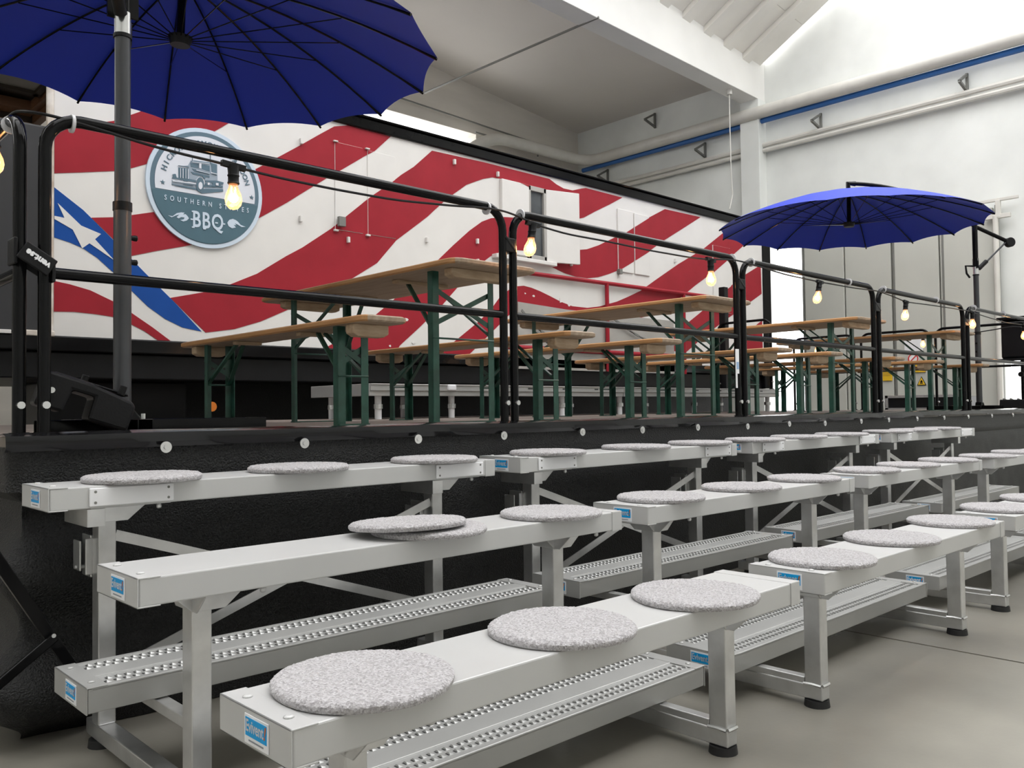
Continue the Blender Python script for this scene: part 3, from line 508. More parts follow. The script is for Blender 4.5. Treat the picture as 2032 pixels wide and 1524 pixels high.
def bulb(x,y,z,par,dx=0,s=1):
    hd=MB().bar((x-.05*s,y,z+.004),(x+.05*s,y,z-.004),.02*s,.022*s); hd.lathe((x,y,z-.075*s),[(.021*s,0),(.024*s,.004*s),(.021*s,.012*s),(.021*s,.03*s),(.024*s,.034*s),(.021*s,.042*s),(.024*s,.075*s)],14)
    if dx:
        for v in hd.v: v.x+=dx*(z-v.z)
    h=hd.build('lamp_holder',blackp,par,smooth=True)
    zb=z-.075*s
    g=MB().lathe((x,y,zb),[(.002*s,-.102*s),(.018*s,-.097*s),(.030*s,-.082*s),(.034*s,-.062*s),(.030*s,-.040*s),(.019*s,-.015*s),(.017*s,0)],18)
    f=MB().tube([(x-.006*s,y,zb-.012*s),(x-.012*s,y,zb-.06*s),(x-.004*s,y+.006*s,zb-.025*s),(x+.002*s,y-.006*s,zb-.066*s),(x+.006*s,y+.005*s,zb-.025*s),(x+.012*s,y,zb-.06*s),(x+.006*s,y,zb-.012*s)],.0022*s,6)
    for o in (g,f):
        if dx:
            for v in o.v: v.x+=dx*(z-v.z)
    g.build('bulb',bglass,h,smooth=True); f.build('filament',fil,h)
    li=bpy.data.lights.new('bulb_light','POINT'); li.energy=1.6*s; li.color=(1,.55,.25); li.shadow_soft_size=.02; lo=bpy.data.objects.new('bulb_light',li); lo.location=Vector((x+dx*.13*s,y,zb-.055*s)); COL.objects.link(lo)
for x,z,dx in ((1.545,1.988,0),(3.235,1.99,.18),(4.915,1.985,0),(6.44,1.98,.35),(8.10,1.952,.2),(9.82,1.975,0),(11.55,1.94,0)): bulb(x,RY-.03,z,sl,-dx if dx else 0)
bulb(.80,3.66,2.085,sl)
for x in (.955,2.93,3.17,5.22,5.47,7.0,7.68,8.9,9.95,10.9):
    z=2.04; MB().lathe((x,RY,z-.006),[(.030,-.005),(.032,-.005),(.032,.005),(.030,.005)],16,0,'x').build('cable_tie',tie,sl,smooth=True)
MB().lathe((.80,3.42,2.035),[(.030,-.005),(.032,-.005),(.032,.005),(.030,.005)],16,0,'y').build('cable_tie',tie,sl,smooth=True)
s2=thing('string_light',(12.4,5.0,2.0),'second festoon cable with a glowing bulb along the far end of the stage','lights')
MB().tube([(12.405,y,2.0-.05*abs(math.sin(y*2.6))) for y in [3.5+.1*i for i in range(33)]],.008,6).build('cable',blackp,s2,smooth=True)
bulb(12.405,4.73,1.97,s2,0,1.0); bulb(12.405,6.3,1.97,s2,0,1.0)
# ---------------- bleachers ----------------
BL=1.8286; SW=.284; TH=.070
ROW=[(0,.4309),(.738,.6012),(1.467,.7755)]; STEP=[(.37,.083),(1.109,.2547)]
def plank_mesh(y,z,ribs=False):
    m=MB(); e=.004
    m.box(.012,BL-.012,y,y+SW,z-TH,z)
    return m
def make_bleacher(x0,y0,label):
    o=Vector((x0,y0,0)); T=thing('bleacher',(x0,y0,FZ),label,'bleacher','aluminium bleachers in front of the stage')
    def B(m,*a,**k):
        for v in m.v: v+=o
        return m.build(*a,**k)
    def sticker(y,z,x=-.0035,big=1.0):
        s=MB(); w,h=.094*big,.055*big; yc=y
        s.box(x-.001,x+.001,yc-w/2,yc+w/2,z-h/2,z+h/2,0)
        s.box(x-.0018,x-.001,yc-w/2+.005,yc+w/2-.005,z-h/2+.015*big,z+h/2-.005,1)
        V,Fs=text('Evivent',.032*big,.0008,.0004,'CENTER',.76); s.add([(x-.0022,yc+.005-a,z+.0065*big+b) for a,b,c in V],Fs,0)
        V,Fs=text('!',.034*big,.001,.0004,'CENTER',.9); s.add([(x-.0022,yc-.036*big-a-.2*b,z+.0065*big+b) for a,b,c in V],Fs,2)
        s.box(x-.0018,x-.001,yc-w/2+.018,yc+w/2-.018,z-h/2+.006,z-h/2+.009,3)
        return B(s,'sticker',[white,stblue,storange,ink],T)
    for i,(y,z) in enumerate(ROW):
        m=MB(); m.box(.003,BL-.003,y,y+SW,z-TH,z)
        p=B(m,'seat_plank',alu,T,bevel=.004)
        for xa,xb in ((-.002,.055),(BL-.055,BL+.002)):
            c=MB(); c.box(xa,xb,y-.002,y+SW+.002,z-.002,z+.0018); c.box(xa,xb,y-.002,y+SW+.002,z-TH-.002,z-TH+.002)
            c.box(*((xa,xa+.004) if xa<.5 else (xb-.004,xb)),y-.002,y+SW+.002,z-TH-.002,z+.0018)
            if xa<.5:
                for yy in (y+.06,y+SW-.06): c.lathe((.028,yy,z+.0018),[(.011,0),(.010,.003),(.006,.005)],10)
            else:
                c.box(xa,xb,y-.0025,y,z-TH,z)
                c.box(xa,xb,y+SW,y+SW+.0025,z-TH,z)
            B(c,'end_cap',alu,p,bevel=.0015)
        sticker(y+.125,z-.036)
        if i==2:
            for xa in (.115,BL-.265-.07):
                np=B(MB().box(xa,xa+.265,y-.007,y-.001,z-.064,z-.006),'number_plate',white,T,bevel=.003)
                sc=MB()
                for xx in (xa+.018,xa+.247):
                    for zz in (z-.052,z-.018): sc.lathe((xx,y-.007,zz),[(.0045,.001),(.0045,-.002)],8,0,'y')
                B(sc,'screw',framem,np)
    gt=MB(); hl=MB()
    for y,z in STEP:
        m=MB(); m.box(.003,BL-.003,y,y+SW,z-TH,z-.003)
        for a,b in ((0,.016),(.092,.100),(.100,.184),(.184,.192),(SW-.016,SW)): pass
        m.box(.012,BL-.012,y,y+.02,z-.01,z); m.box(.012,BL-.012,y+.105,y+.18,z-.01,z); m.box(.012,BL-.012,y+SW-.02,y+SW,z-.01,z)
        p=B(m,'foot_plank',tread,T,bevel=.003)
        g=MB()
        for yy,ph in ((.042,0),(.074,.5),(.212,0),(.244,.5)):
            for k in range(66):
                xx=.07+(k+ph)*.0262
                if xx>BL-.05: continue
                g.add([(xx-.007,y+yy-.010,z-.003),(xx+.006,y+yy-.010,z-.003),(xx+.006,y+yy+.010,z-.003),(xx-.007,y+yy+.010,z-.003),(xx-.006,y+yy-.004,z+.0022),(xx-.006,y+yy+.004,z+.0022)],[(0,4,5,3),(4,1,2,5),(0,1,4),(3,5,2)],0)
                g.add([(xx-.012,y+yy-.008,z-.0026),(xx-.0065,y+yy-.008,z-.0026),(xx-.0065,y+yy+.008,z-.0026),(xx-.012,y+yy+.008,z-.0026)],[(0,1,2,3)],1)
        B(g,'grip_teeth',[tread,hole],p,kind='stuff')
        for xa,xb in ((-.002,.055),(BL-.055,BL+.002)):
            c=MB(); c.box(xa,xb,y-.002,y+SW+.002,z-.002,z+.0015); c.box(*((xa,xa+.004) if xa<.5 else (xb-.004,xb)),y-.002,y+SW+.002,z-TH-.002,z+.0015)
            for yy in (y+.05,y+SW-.05): c.lathe(((xa+xb)/2,yy,z+.0015),[(.010,0),(.009,.003),(.005,.005)],10)
            B(c,'end_cap',tread,p,bevel=.0015)
        sticker(y+.125,z-.036)
    for lx in (.18,1.562):
        for i,(y,z) in enumerate(ROW):
            yc=y+.142; lw=.055
            ztop=z-TH-.05
            B(MB().box(lx,lx+lw,yc-.0325,yc+.0325,-.012,ztop+.03),'leg',alum,T,bevel=.004)
            br=MB()
            if i<2:
                br.prism([(y+.02,z-TH-.004),(y+SW-.02,z-TH-.004),(y+SW-.075,z-TH-.055),(y+.075,z-TH-.055)],lambda u,v,t:(t,u,v),lx-.004,lx+.001)
            else: br.box(lx-.06,lx-.005,y+.03,y+SW-.02,z-TH-.062,z-TH-.004)
            br.prism([(lx-.06,z-TH-.004),(lx+lw+.10,z-TH-.004),(lx+lw+.035,z-TH-.058),(lx+.0,z-TH-.058)],lambda u,v,t:(u,t,v),yc-.040,yc-.034)
            br.box(lx-.05,lx+lw+.15,y+.03,y+SW-.03,z-TH-.0045,z-TH)
            br.lathe((lx+lw+.115,y+.045,z-TH-.022),[(.004,0),(.009,.004),(.009,.012),(.005,.018)],8)
            B(br,'seat_bracket',alum,T,bevel=.002)
        B(MB().box(lx,lx+.055,.107,1.70,-.064,-.012),'base_beam',alum,T,bevel=.004)
        wd=MB()
        wd.tube([(lx+.003,.108,-.010),(lx+.027,.104,-.008),(lx+.052,.108,-.010)],.007,6).tube([(lx-.001,.11,-.01),(lx-.001,.145,-.008),(lx-.001,.178,-.01)],.006,6)
        B(wd,'weld_bead',steel,T,smooth=True)
        for y1,y2,z in ((.177,.85,.0),(.91,1.58,.172)):
            B(MB().box(lx+.004,lx+.044,y1,y2,z-.022,z+.010),'support_bar',alum,T,bevel=.003)
        for y in (.142,1.62):
            B(MB().cyl((lx+.0275,y,FZ),(lx+.0275,y,-.066),.046,18,0,.043),'rubber_foot',rubber,T,smooth=True)
        # transport caster on the rear leg
        c=MB().box(lx-.004,lx+.004,1.645,1.733,.46,.60); c.box(lx-.02,lx+.05,1.641,1.65,.47,.59).box(lx-.03,lx-.024,1.67,1.74,.48,.58).tube([(lx-.034,1.71,.49),(lx+.01,1.71,.49)],.008,8)
        cs=B(c,'caster_plate',alum,T,bevel=.003)
        B(MB().lathe((lx+.02,1.70,.53),[(.02,-.012),(.045,-.012),(.05,0),(.045,.012),(.02,.012)],16,0,'x'),'caster_wheel',rubber,cs,smooth=True)
    for a,b in (((.235,.60),(1.562,.15)),((.235,.15),(1.562,.60))):
        B(MB().bar((a[0],1.588 if a[1]>.3 else 1.594,a[1]),(b[0],1.588 if a[1]>.3 else 1.594,b[1]),.035,.005,0,(0,1,0)),'cross_brace',alum,T)
    return T
bnames=['aluminium bleacher nearest the camera, its front plank lower centre','second aluminium bleacher, its front plank ending at the right edge leg','third aluminium bleacher, behind the second one to the right','farthest aluminium bleacher, its rear plank ending near the right edge']
secs=[(.777,1.403),(2.7638,1.3964),(4.7921,1.406),(6.7835,1.378)]
b0=make_bleacher(*secs[0],bnames[0])
for (x,y),l in zip(secs[1:],bnames[1:]):
    c=copy_tree(b0); c.location=(x,y,FZ); c['label']=l
# ---------------- felt seat pads ----------------
def pad_mesh(seed):
    rnd=random.Random(seed); m=MB(); R=.189; NR=34; W=lambda a:1+.008*math.sin(3*a+seed)+.005*math.sin(5*a)
    ring=[[0]]; m.v.append(Vector((0,0,.0205)))
    for i in range(1,NR+1):
        n=6*i; t=i/NR; z=.0205 if t<.95 else .0205-.0045*((t-.95)/.05)**2; L=[]
        for j in range(n):
            a=2*math.pi*j/n; r=R*.985*t*W(a); L.append(len(m.v))
            m.v.append(Vector((r*math.cos(a)+rnd.uniform(-1,1)*.0012,r*math.sin(a)+rnd.uniform(-1,1)*.0012,z+rnd.uniform(-1,1)*.0013)))
        ring.append(L)
    for i in range(1,NR+1):
        o,q=ring[i],ring[i-1]; n,k=len(o),len(q); a=b=0
        while a<n or b<k and k>1:
            if k==1 or b>=k or (a<n and (a+1)/n<=(b+1)/k): m.f.append((o[a%n],o[(a+1)%n],q[b%k])); a+=1
            else: m.f.append((q[b%k],o[a%n],q[(b+1)%k])); b+=1
            m.m.append(0)
    n=6*NR; prev=ring[-1]
    for rr,z in ((R*1.003,.0125),(R*1.004,.006),(R*.99,.0),(R*.9,.0)):
        L=[]
        for j in range(n):
            a=2*math.pi*j/n; q=rr*W(a)+(rnd.uniform(-1,1)*.0014 if z>.004 else 0); L.append(len(m.v))
            m.v.append(Vector((q*math.cos(a),q*math.sin(a),z+(rnd.uniform(-1,1)*.001 if z>.004 else 0))))
        for j in range(n): m.f.append((prev[j],L[j],L[(j+1)%n],prev[(j+1)%n])); m.m.append(0)
        prev=L
    m.f.append(tuple(prev[::-1])); m.m.append(0); return m
pads={'A1':[(.24,.128),(.836,.122),(1.39,.100)],'A2':[(.905,.868,.022,.05),(.965,.835),(1.547,.842)],'A3':[(.321,1.572),(.907,1.57),(1.568,1.566)],
'B1':[(.236,.125),(.878,.142),(1.58,.155)],'B2':[(.277,.878),(.904,.868),(1.552,.885)],'B3':[(.292,1.572),(.984,1.572),(1.60,1.575)],
'C1':[(.28,.155),(.926,.155)],'C2':[(.302,.882),(.885,.872),(1.526,.855)],'C3':[(.17,1.55),(.761,1.56),(1.377,1.55)],
'D2':[(.16,.83),(.879,.834)],'D3':[(.17,1.57),(.66,1.56),(1.2,1.56)]}
pm=[pad_mesh(s).build('seat_pad',feltm,smooth=True) for s in (1,2,3)]
padmesh=[o.data for o in pm]
for o in pm: bpy.data.objects.remove(o)
rown={'1':'front','2':'middle','3':'rear'}; secn={'A':'nearest bleacher','B':'second bleacher','C':'third bleacher','D':'farthest bleacher'}; pos=['left','middle','right']
k=0
for key,L in pads.items():
    x0,y0=secs['ABCD'.index(key[0])]; z=ROW[int(key[1])-1][1]
    for i,pp in enumerate(L):
        o=bpy.data.objects.new('seat_pad',padmesh[k%3]); COL.objects.link(o); k+=1
        o.location=(x0+pp[0],y0+pp[1],z+.002+(pp[2] if len(pp)>2 else 0)); o.rotation_euler=(-(pp[3] if len(pp)>3 else 0),0,random.uniform(0,6.28) if len(pp)<3 else 0)
        lab='round grey felt seat pad, %s one on the %s plank of the %s'%(pos[i],rown[key[1]],secn[key[0]])
        if key=='A2' and i==0: lab='round grey felt seat pad lying on top of another pad on the nearest bleacher'
        if key=='A2' and i==1: lab='round grey felt seat pad half hidden under another pad on the nearest bleacher'
        tag(o,lab,'seat pad','grey felt pads on the bleachers')
# ---------------- folding tables and benches ----------------
def roundrect(w,l,r,n=6):
    P=[]
    for cx,cy,a0 in ((w/2-r,l/2-r,0),(-w/2+r,l/2-r,math.pi/2),(-w/2+r,-l/2+r,math.pi),(w/2-r,-l/2+r,1.5*math.pi)):
        P+=[(cx+r*math.cos(a0+math.pi/2*i/n),cy+r*math.sin(a0+math.pi/2*i/n)) for i in range(n+1)]
    return P
def make_set(w,l,h,th,kind,loc,label,cat,group,inset):
    T=thing(kind,(loc[0],loc[1],DZ),label,cat,group); o=Vector((loc[0],loc[1],DZ))
    def B(m,*a,**k):
        for v in m.v: v+=o
        return m.build(*a,**k)
    top='table_top' if kind=='folding_table' else 'seat_plank'
    P=roundrect(w,l,.07 if w>.4 else .05)
    m=MB(); n=len(P); ins=[(x*(1-.012/w*2),y*(1-.012/l*2)) for x,y in P]
    # rounded edge plank: bottom face, varnished rim, top face
    k=0
    rings=[([(x*(1-.02/w),y*(1-.02/l)) for x,y in P],h-th),(P,h-th+.007),(P,h-.007),([(x*(1-.02/w),y*(1-.02/l)) for x,y in P],h)]
    for rp,z in rings: m.v+=[Vector((x,y,z)) for x,y in rp]
    for i in range(3):
        for j in range(n):
            long_side=abs(P[j][0])>w/2-.03 and abs(P[(j+1)%n][0])>w/2-.03
            m.f.append((i*n+j,i*n+(j+1)%n,(i+1)*n+(j+1)%n,(i+1)*n+j)); m.m.append(1 if long_side else 0)
    m.f.append(tuple(range(n))[::-1]); m.m.append(0); m.f.append(tuple(range(3*n,4*n))); m.m.append(0)
    B(m,top,[woodt,orange],T)
    bw=w*(.70 if w>.4 else .78); bh=.052 if w>.4 else .062
    for sy in (-1,1):
        yb=sy*(l/2-.17)
        B(MB().prism([(-bw/2,h-th),(bw/2,h-th),(bw/2,h-th-bh*.75),(bw/2-.03,h-th-bh),(-bw/2+.03,h-th-bh),(-bw/2,h-th-bh*.75)],lambda u,v,t:(u,t,v),yb-.035,yb+.035),'batten',woodb,T,bevel=.006)
        yl=sy*(l/2-inset); xl=w/2-(.09 if w>.4 else .045)
        for sx in (-1,1):
            m=MB(); x=sx*xl
            m.box(min(x,x-sx*.042),max(x,x-sx*.042),yl-.002,yl+.002,0,h-th).box(x-.002,x+.002,min(yl,yl-sy*.042),max(yl,yl-sy*.042),0,h-th)
            m.box(min(x,x-sx*.042),max(x,x-sx*.042),min(yl,yl-sy*.042),max(yl,yl-sy*.042),0,.004)
            B(m,'leg',greens,T)
        z1=h-th-.09; z2=h-th-(.30 if w>.4 else .20)
        m=MB().bar((-xl,yl-sy*.004,z1),(xl,yl-sy*.004,z2),.028,.004,0,(0,1,0)).bar((xl,yl-sy*.009,z1),(-xl,yl-sy*.009,z2),.028,.004,0,(0,1,0))
        B(m,'cross_brace',greens,T)
        for sx in (-1,1):
            B(MB().bar((sx*(xl-.02),yl-sy*.01,h-th-(.34 if w>.4 else .24)),(sx*(xl-.05)*.55,yl-sy*(.40 if w>.4 else .30),h-th-.012),.024,.012),'strut',greens,T)
        B(MB().tube([(-xl,yl,h-th-(.37 if w>.4 else .25)),(xl,yl,h-th-(.37 if w>.4 else .25))],.006,6),'cross_rod',steel if False else greens,T)
        B(MB().box(-xl,xl,yl-.015,yl+.015,.001,.008),'floor_strip',greens,T)
        B(MB().box(-w*.3,w*.3,yl-sy*.40-.03,yl-sy*.40+.03,h-th-.02,h-th),'hinge_block',woodb,T,bevel=.004)
    return T
tl=['long wooden folding table at the left, behind the nearest guard rail','wooden folding table second from the left, in front of the serving counter','wooden folding table third from the left, left of the smaller umbrella pole','farthest wooden folding table, in front of the sliding door']
t0=make_set(.63,2.15,.87,.03,'folding_table',(3.155,4.49),tl[0],'table','wooden folding tables on the stage',.30)
for (x,y),l in zip(((5.50,4.52),(7.86,4.50),(10.13,4.47)),tl[1:]):
    c=copy_tree(t0); c.location=(x,y,DZ); c['label']=l
bx=[2.405,3.82,4.71,6.20,7.07,8.37,9.38,10.75]
bl=['wooden folding bench at far left, beside the longest table','wooden folding bench right of the left table, behind the paired rail posts','wooden folding bench left of the second table','wooden folding bench right of the second table, near the tagged rail post','wooden folding bench left of the third table','wooden folding bench right of the third table','wooden folding bench left of the farthest table','wooden folding bench right of the farthest table, nearest the umbrella pole']
c0=make_set(.268,2.15,.53,.032,'folding_bench',(bx[0],4.475),bl[0],'bench','wooden folding benches on the stage',.30)
for x,l in zip(bx[1:],bl[1:]):
    c=copy_tree(c0); c.location=(x,4.475,DZ); c['label']=l
# ---------------- low aluminium platform by the trailer ----------------
P=thing('low_platform',(7.5,6.5,DZ),'low aluminium platform on legs between tables and trailer','platform')
MB().box(4.13,10.88,6.1,7.05,1.20,1.225).build('platform_top',greyst,P,bevel=.004)
for a,b in ((4.13,7.5),(7.51,10.88)):
    m=MB().box(a,b,6.09,6.13,1.175,1.235); m.box(a,b,6.105,6.14,1.13,1.175); m.box(a,b,6.08,6.09,1.225,1.235)
    m.build('platform_edge',tread,P,bevel=.004)
    for k in range(6):
        x=a+.4+k*.5; MB().box(x-.03,x+.03,6.087,6.0905,1.20,1.212).build('edge_slot',hole,P)
MB().box(4.12,4.16,6.1,7.05,1.13,1.235).build('platform_edge',tread,P,bevel=.004); MB().box(10.86,10.9,6.1,7.05,1.13,1.235).build('platform_edge',tread,P,bevel=.004)
MB().box(4.96,5.05,6.06,6.10,1.18,1.235).build('corner_clip',white,P,bevel=.01)
for x in (4.28,5.10,6.6,7.55,9.0,10.75):
    for y in (6.2,6.95): 
        MB().cyl((x,y,DZ),(x,y,1.14),.03,12).build('platform_leg',white,P,smooth=True)
        MB().cyl((x,y,DZ+.09),(x,y,DZ+.13),.042,12).build('leg_clamp',steel,P)
guard(fy(10.80),6.16,7.0,2.21,1.235,'short guard rail standing on the right end of the low platform',r=.018)
m=MB().box(10.83,10.93,6.90,7.0,1.235,2.75); m.box(10.75,11.0,6.85,7.05,1.235,1.25)
tag(m.build('upright_post',blackp,bevel=.01),'dark square upright post standing on the low platform before the trailer','post')
# ---------------- cantilever umbrellas ----------------
def umbrella(cx,cy,zr,tilt,phase,px,py,ptop,label,kd=1):
    R=1.5; N=16; H=.40
    T=thing('cantilever_umbrella',(px,py,DZ),label,'umbrella','dark blue umbrellas on the stage')
    nrm=Vector((tilt[0],tilt[1],1)).normalized(); u=Vector((0,1,0)).cross(nrm).normalized(); v=nrm.cross(u); C0=Vector((cx,cy,zr))
    def pt(r,a,h): return C0+r*(math.cos(a)*u+math.sin(a)*v)+h*nrm
    prof=lambda r: H*(1-(r/R)**1.75)
    m=MB(); NR=14; S=8
    for i in range(NR+1):
        t=i/NR
        for k in range(N):
            for s in range(S):
                q=s/S; a=phase+2*math.pi*(k+q)/N; w=4*q*(1-q)
                rr=R*t*(1-.014*w*t**2); rr*= (math.cos(math.pi/N)/math.cos(2*math.pi/N*(q-.5))) if s else 1
                rr=max(rr,.02)
                m.v.append(pt(rr,a,prof(min(R,rr))-.012*w*t*(1-t)))
    n=N*S
    for i in range(NR):
        for j in range(n): m.f.append((i*n+j,i*n+(j+1)%n,(i+1)*n+(j+1)%n,(i+1)*n+j)); m.m.append(0)
    m.build('canopy',canopym,T,smooth=True)
    hub=pt(0,0,.03)
    for k in range(N):
        a=phase+2*math.pi*k/N
        rb=MB().tube([pt(max(.02,R*t),a,prof(R*t)-.012) for t in [i/10 for i in range(11)]],[.0062]*9+[.006,.0085],6).build('rib',blackm,T,smooth=True)
        MB().tube([pt(.05,a,.035),pt(R*.62,a,prof(R*.62)-.02)],.0036,5).build('stretcher',blackm,rb)
    MB().tube([pt(0,0,.02),pt(0,0,H+.05)],.024,10).build('mast',blackm,T,smooth=True)
    MB().tube([pt(0,0,.0),pt(0,0,.05)],[.055,.07],16).build('runner_hub',blackp,T,smooth=True)
    MB().tube([pt(0,0,H-.02),pt(0,0,H+.012)],[.06,.03],14).build('crown',blackp,T,smooth=True)
    d=Vector((px-cx,py-cy,0)); D=d.length; d.normalize()
    hz=zr+H+.115
    def am(r):
        x=Vector((cx,cy,0))+d*r; z=hz-(hz-ptop)*(r/D)**2.2 if r<=D else ptop-(r-D)*.42
        return x+Vector((0,0,z))
    MB().tube([am(D*i/16) for i in range(17)]+[am(D+.43)],.023,10).build('boom',blackm,T,smooth=True)
    MB().tube([pt(0,0,H),am(0),am(.09)],.03,10).build('boom_elbow',blackm,T,smooth=True)
    kb=am(D+.45); pp=d.cross(Vector((0,0,1)))
    MB().cyl(kb-pp*.03,kb+pp*.03,.058,18).build('boom_knob',blackp,T,bevel=.006)
    sz=2.62
    MB().tube([am(D+.40)-Vector((0,0,.02)),Vector((px,py,sz))+d*.05],.011,8).build('strut',polem,T,smooth=True)
    MB().tube([Vector((px,py,sz))+d*.04,Vector((px,py,sz+.09))+d*.14],.026,10).build('strut_grip',blackp,T,smooth=True)
    MB().tube([(px,py,DZ+.05),(px,py,1.84)],.034,16).build('lower_pole',polem,T,smooth=True)
    MB().tube([(px,py,1.83),(px,py,sz-.04)],.0305,16).build('upper_pole',polem,T,smooth=True)
    MB().tube([(px,py,1.825),(px,py,1.86)],.037,16).build('pole_collar',blackp,T,smooth=True)
    for z in (1.62,1.72): MB().lathe(Vector((px,py,z))-d*.0+pp*.0,[(.008,kd*.03),(.012,kd*.045),(.012,kd*.056),(.006,kd*.06)],10,0,'x').build('clamp_knob',blackp,T,smooth=True)
    MB().tube([(px,py,sz-.07),(px,py,sz+.02)],.0325,16).build('chrome_sleeve',steel,T,smooth=True)
    MB().tube([(px,py,sz-.085),(px,py,sz-.07)],.036,16).build('sleeve_ring',blackp,T)
    m=MB().tube([(px,py,sz+.02),(px,py,ptop+.02)],.031,12); m.bar((px+pp.x*.035,py+pp.y*.035,sz+.0),(px+pp.x*.035,py+pp.y*.035,sz+.12),.012,.05); m.bar((px-pp.x*.035,py-pp.y*.035,sz+.0),(px-pp.x*.035,py-pp.y*.035,sz+.12),.012,.05)
    m.build('pole_head',blackm,T,smooth=True)
    m=MB().tube([Vector((px,py,sz+.03))-d*.03,Vector((px,py,sz+.03))-d*.13,Vector((px,py,sz-.06))-d*.12,Vector((px,py,sz-.11))-d*.08],.012,8); m.build('crank_handle',blackp,T,smooth=True)
    return T,d
umbL,dl=umbrella(2.024,4.918,3.151,(.025,-.032),1.645,1.245,3.60,3.10,'large dark blue cantilever umbrella at upper left, seen from below, on an anthracite pole')
umbR,d2=umbrella(9.817,4.549,3.10,(.01,-.011),2.26,11.10,3.60,3.13,'smaller dark blue cantilever umbrella at the right, its lit top visible',-1)
def foot(T,px,py,x0,x1,y0,y1):
    for q in ((x0,x1,py-.03,py+.03),(px-.03,px+.03,y0,y1)):
        m=MB().box(q[0],q[1],q[2],q[3],DZ+.001,DZ+.006); 
        if q[1]-q[0]>q[3]-q[2]: m.box(q[0],q[1],q[2],q[2]+.005,DZ,DZ+.05).box(q[0],q[1],q[3]-.005,q[3],DZ,DZ+.05)
        else: m.box(q[0],q[0]+.005,q[2],q[3],DZ,DZ+.05).box(q[1]-.005,q[1],q[2],q[3],DZ,DZ+.05)
        m.build('base_bar',blackm,T,bevel=.003)
    m=MB().prism([(-.06,0),(.09,0),(.035,.07),(-.035,.07)],lambda u,v,t:(px+u,py+t,DZ+.02+v),-.035,.035); m.build('pole_socket',blackm,T,bevel=.006)
    MB().cyl((px+.08,py,DZ+.05),(px+.08,py,DZ+.072),.012,8).build('socket_bolt',steel,T)
foot(umbL,1.245,3.60,.93,1.86,3.35,4.3)
foot(umbR,11.10,3.60,10.6,11.6,3.35,4.2)
# clamp-on base weight lying across the bar
W=thing('base_weight',(1.02,3.43,DZ),'black notched ballast block lying tilted at the foot of the left umbrella','ballast')
ax=Vector((.30,-.06,-.105)).normalized(); ay=Vector((.2,1,0)).normalized(); ay=(ay-ax*ay.dot(ax)).normalized(); az=ax.cross(ay)
O=Vector((1.055,3.45,1.060))
fn=lambda u,v,t:O+ax*u+az*v+ay*t
m=MB().prism([(-.145,.055),(-.16,.03),(-.16,-.075),(-.06,-.075),(-.055,.012),(.02,.012),(.025,-.075),(.165,-.075),(.165,.02),(.15,.035),(.0,.055)],fn,-.12,.12)
m.build('weight_body',blackp,W,bevel=.012)
m=MB().prism([(-.13,.055),(.14,.055),(.135,.064),(-.125,.064)],fn,-.03,.10); m.build('top_plate',blackp,W,bevel=.004)
for uu,tt in ((-.02,.03),(.11,-.04)): MB().cyl(fn(uu,.05,tt),fn(uu,.088,tt),.014,10).build('bolt',blackp,W,bevel=.003)
MB().cyl(fn(-.12,-.01,-.12),fn(-.12,-.01,-.137),.011,10).build('bolt',steel,W)
# black folding brace in front of the skirt
m=thing('folding_brace',(.7,2.98,FZ),'black folding metal brace leaning in front of the skirt at lower left','brace')
MB().bar((.42,2.93,.98),(.93,2.93,.088),.035,.03,0,(0,1,0)).build('brace_bar',blackm,m,bevel=.003)
MB().bar((.806,2.905,.32),(.40,2.905,.02),.028,.02,0,(0,1,0)).build('brace_bar',blackm,m,bevel=.003)
MB().lathe((.80,2.893,.325),[(.0065,.0),(.0065,-.005),(.004,-.007)],10,0,'y').build('bolt',steel,m)
# ---------------- far end: speaker, case, signs ----------------
s=thing('speaker',(12.95,3.72,1.55),'black loudspeaker on a stand at the right edge','speaker')
MB().prism([(12.78,3.50),(13.15,3.42),(13.2,3.95),(12.80,3.86)],lambda u,v,t:(u,v,t),1.60,2.12).build('cabinet',blackp,s,bevel=.03)
MB().box(12.74,13.2,3.44,3.92,1.57,1.60).build('cabinet_foot',blackm,s,bevel=.01)
MB().prism([(12.72,3.45),(13.2,3.35),(13.25,4.0),(12.75,3.9)],lambda u,v,t:(u,v,t),2.12,2.16).build('cabinet_lid',blackm,s,bevel=.01)
s=thing('speaker_stand',(12.98,3.66,FZ),'black tripod stand carrying the loudspeaker at the right edge','stand')
MB().cyl((12.98,3.66,.3),(12.98,3.66,1.57),.025,12).build('pole',blackm,s,smooth=True)
MB().cyl((12.98,3.66,1.36),(12.98,3.66,1.42),.045,12).build('collar',blackp,s)
MB().lathe((12.98,3.66,1.39),[(.02,-.03),(.035,-.06),(.035,-.09)],10,0,'x').build('knob',blackp,s)
for a in (.3,2.4,4.5): MB().bar((12.98,3.66,.75),(12.98+.5*math.cos(a),3.66+.5*math.sin(a),FZ+.02),.03,.02).build('leg',blackm,s)
s=thing('floor_monitor',(12.3,3.42,DZ),'black slatted wedge lying on the deck at the right edge','wedge')
MB().prism([(11.85,DZ+.01),(12.35,DZ+.01),(12.35,DZ+.05),(11.88,DZ+.12)],lambda u,v,t:(u,t,v),3.30,3.62).build('body',blackp,s,bevel=.01)
for k in range(4): MB().bar((11.9,3.34+k*.08,DZ+.127),(12.3,3.34+k*.08,DZ+.065),.02,.014).build('slat',framem,s)
s=thing('flight_case',(14.3,5.5,FZ),'black flight case with silver edges beyond the far end of the stage','case')
MB().box(14.05,14.65,4.7,5.95,FZ+.1,1.12).build('case_body',blackp,s,bevel=.01)
for y in (4.7,5.25,5.95):
    MB().box(14.03,14.06,y-.025,y+.025,FZ+.1,1.15).build('case_edge',alum,s)
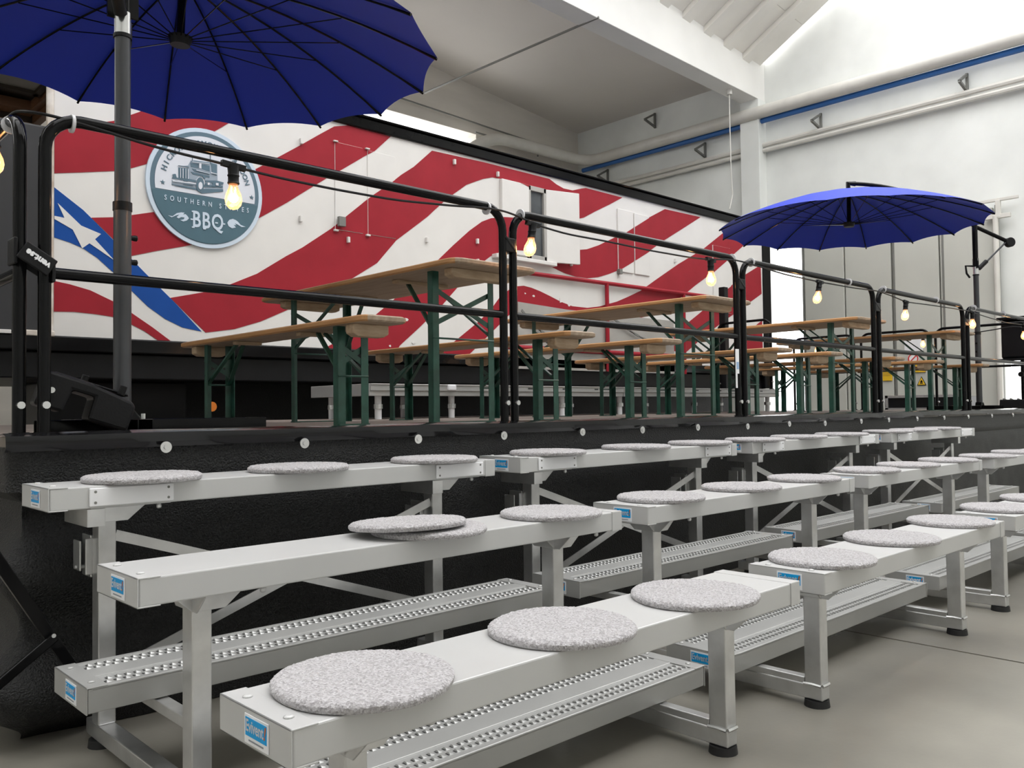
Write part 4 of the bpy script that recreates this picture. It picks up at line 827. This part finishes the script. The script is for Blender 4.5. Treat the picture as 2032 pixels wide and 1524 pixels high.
for z in (.93,1.13): MB().box(14.03,14.06,4.68,5.97,z-.02,z+.02).build('case_edge',alum,s)
for y in (4.8,5.85): MB().lathe((14.2,y,FZ+.05),[(.05,-.02),(.05,.02)],12,0,'x').build('caster_wheel',rubber,s)
def wsign(y0,y1,z0,z1,mat,name,label,deco):
    m=MB().box(15.355,15.372,y0,y1,z0,z1); o=tag(m.build(name,mat),label,'sign'); deco(o); return o
def d1(o):
    m=MB()
    for k,yy in enumerate((6.56,6.50,6.44)): m.prism([(yy-.022,1.62),(yy+.022,1.62),(yy,1.66)],lambda u,v,t:(t,u,v),15.350,15.356)
    m.build('warning_mark',blackp,o)
    m=MB()
    for z in (1.585,1.555,1.525): m.box(15.350,15.356,6.42,6.60,z-.004,z+.004)
    m.build('print_line',M('faint_print',(.45,.30,.05),.6),o)
wsign(6.40,6.62,1.43,1.68,yellow,'warning_sign','yellow warning sign with small black triangles on the sliding door',d1)
def d2f(o):
    m=MB()
    for z in (1.655,1.63,1.605): m.box(15.350,15.356,5.86,5.98,z-.004,z+.004)
    m.build('print_line',M('faint_print',(.45,.30,.05),.6),o)
wsign(5.83,6.02,1.56,1.69,yellow,'warning_sign','plain yellow sign above the triangular one on the sliding door',d2f)
m=MB().prism([(5.82,1.33),(5.98,1.33),(5.90,1.49)],lambda u,v,t:(t,u,v),15.362,15.372); o=tag(m.build('warning_sign',blackp,bevel=.004),'triangular yellow flammable warning sign on the sliding door','sign')
MB().prism([(5.838,1.342),(5.962,1.342),(5.90,1.468)],lambda u,v,t:(t,u,v),15.358,15.363).build('yellow_field',yellow,o)
MB().prism([(5.875,1.36),(5.925,1.36),(5.925,1.375),(5.875,1.375)],lambda u,v,t:(t,u,v),15.355,15.359).prism([(5.90,1.43),(5.878,1.40),(5.885,1.38),(5.915,1.38),(5.922,1.40),(5.91,1.405)],lambda u,v,t:(t,u,v),15.355,15.359).build('flame_symbol',blackp,o)
m=MB().lathe((15.362,6.03,1.80),[(.095,.0),(.095,.01)],20,0,'x'); o=tag(m.build('prohibition_sign',white),'round red and white prohibition sign on the sliding door','sign')
m=MB(); 
for i in range(20):
    a,b=2*math.pi*i/20,2*math.pi*(i+1)/20; m.bar((15.360,6.03+.08*math.cos(a),1.80+.08*math.sin(a)),(15.360,6.03+.08*math.cos(b),1.80+.08*math.sin(b)),.02,.006,0,(1,0,0))
m.bar((15.36,5.975,1.855),(15.36,6.085,1.745),.018,.006,0,(1,0,0)); m.build('red_ring',redsg,o)
o=tag(MB().box(15.352,15.372,5.86,6.17,1.93,2.15).build('notice_sheet',white),'white notice sheet on the sliding door above the round sign','sign')
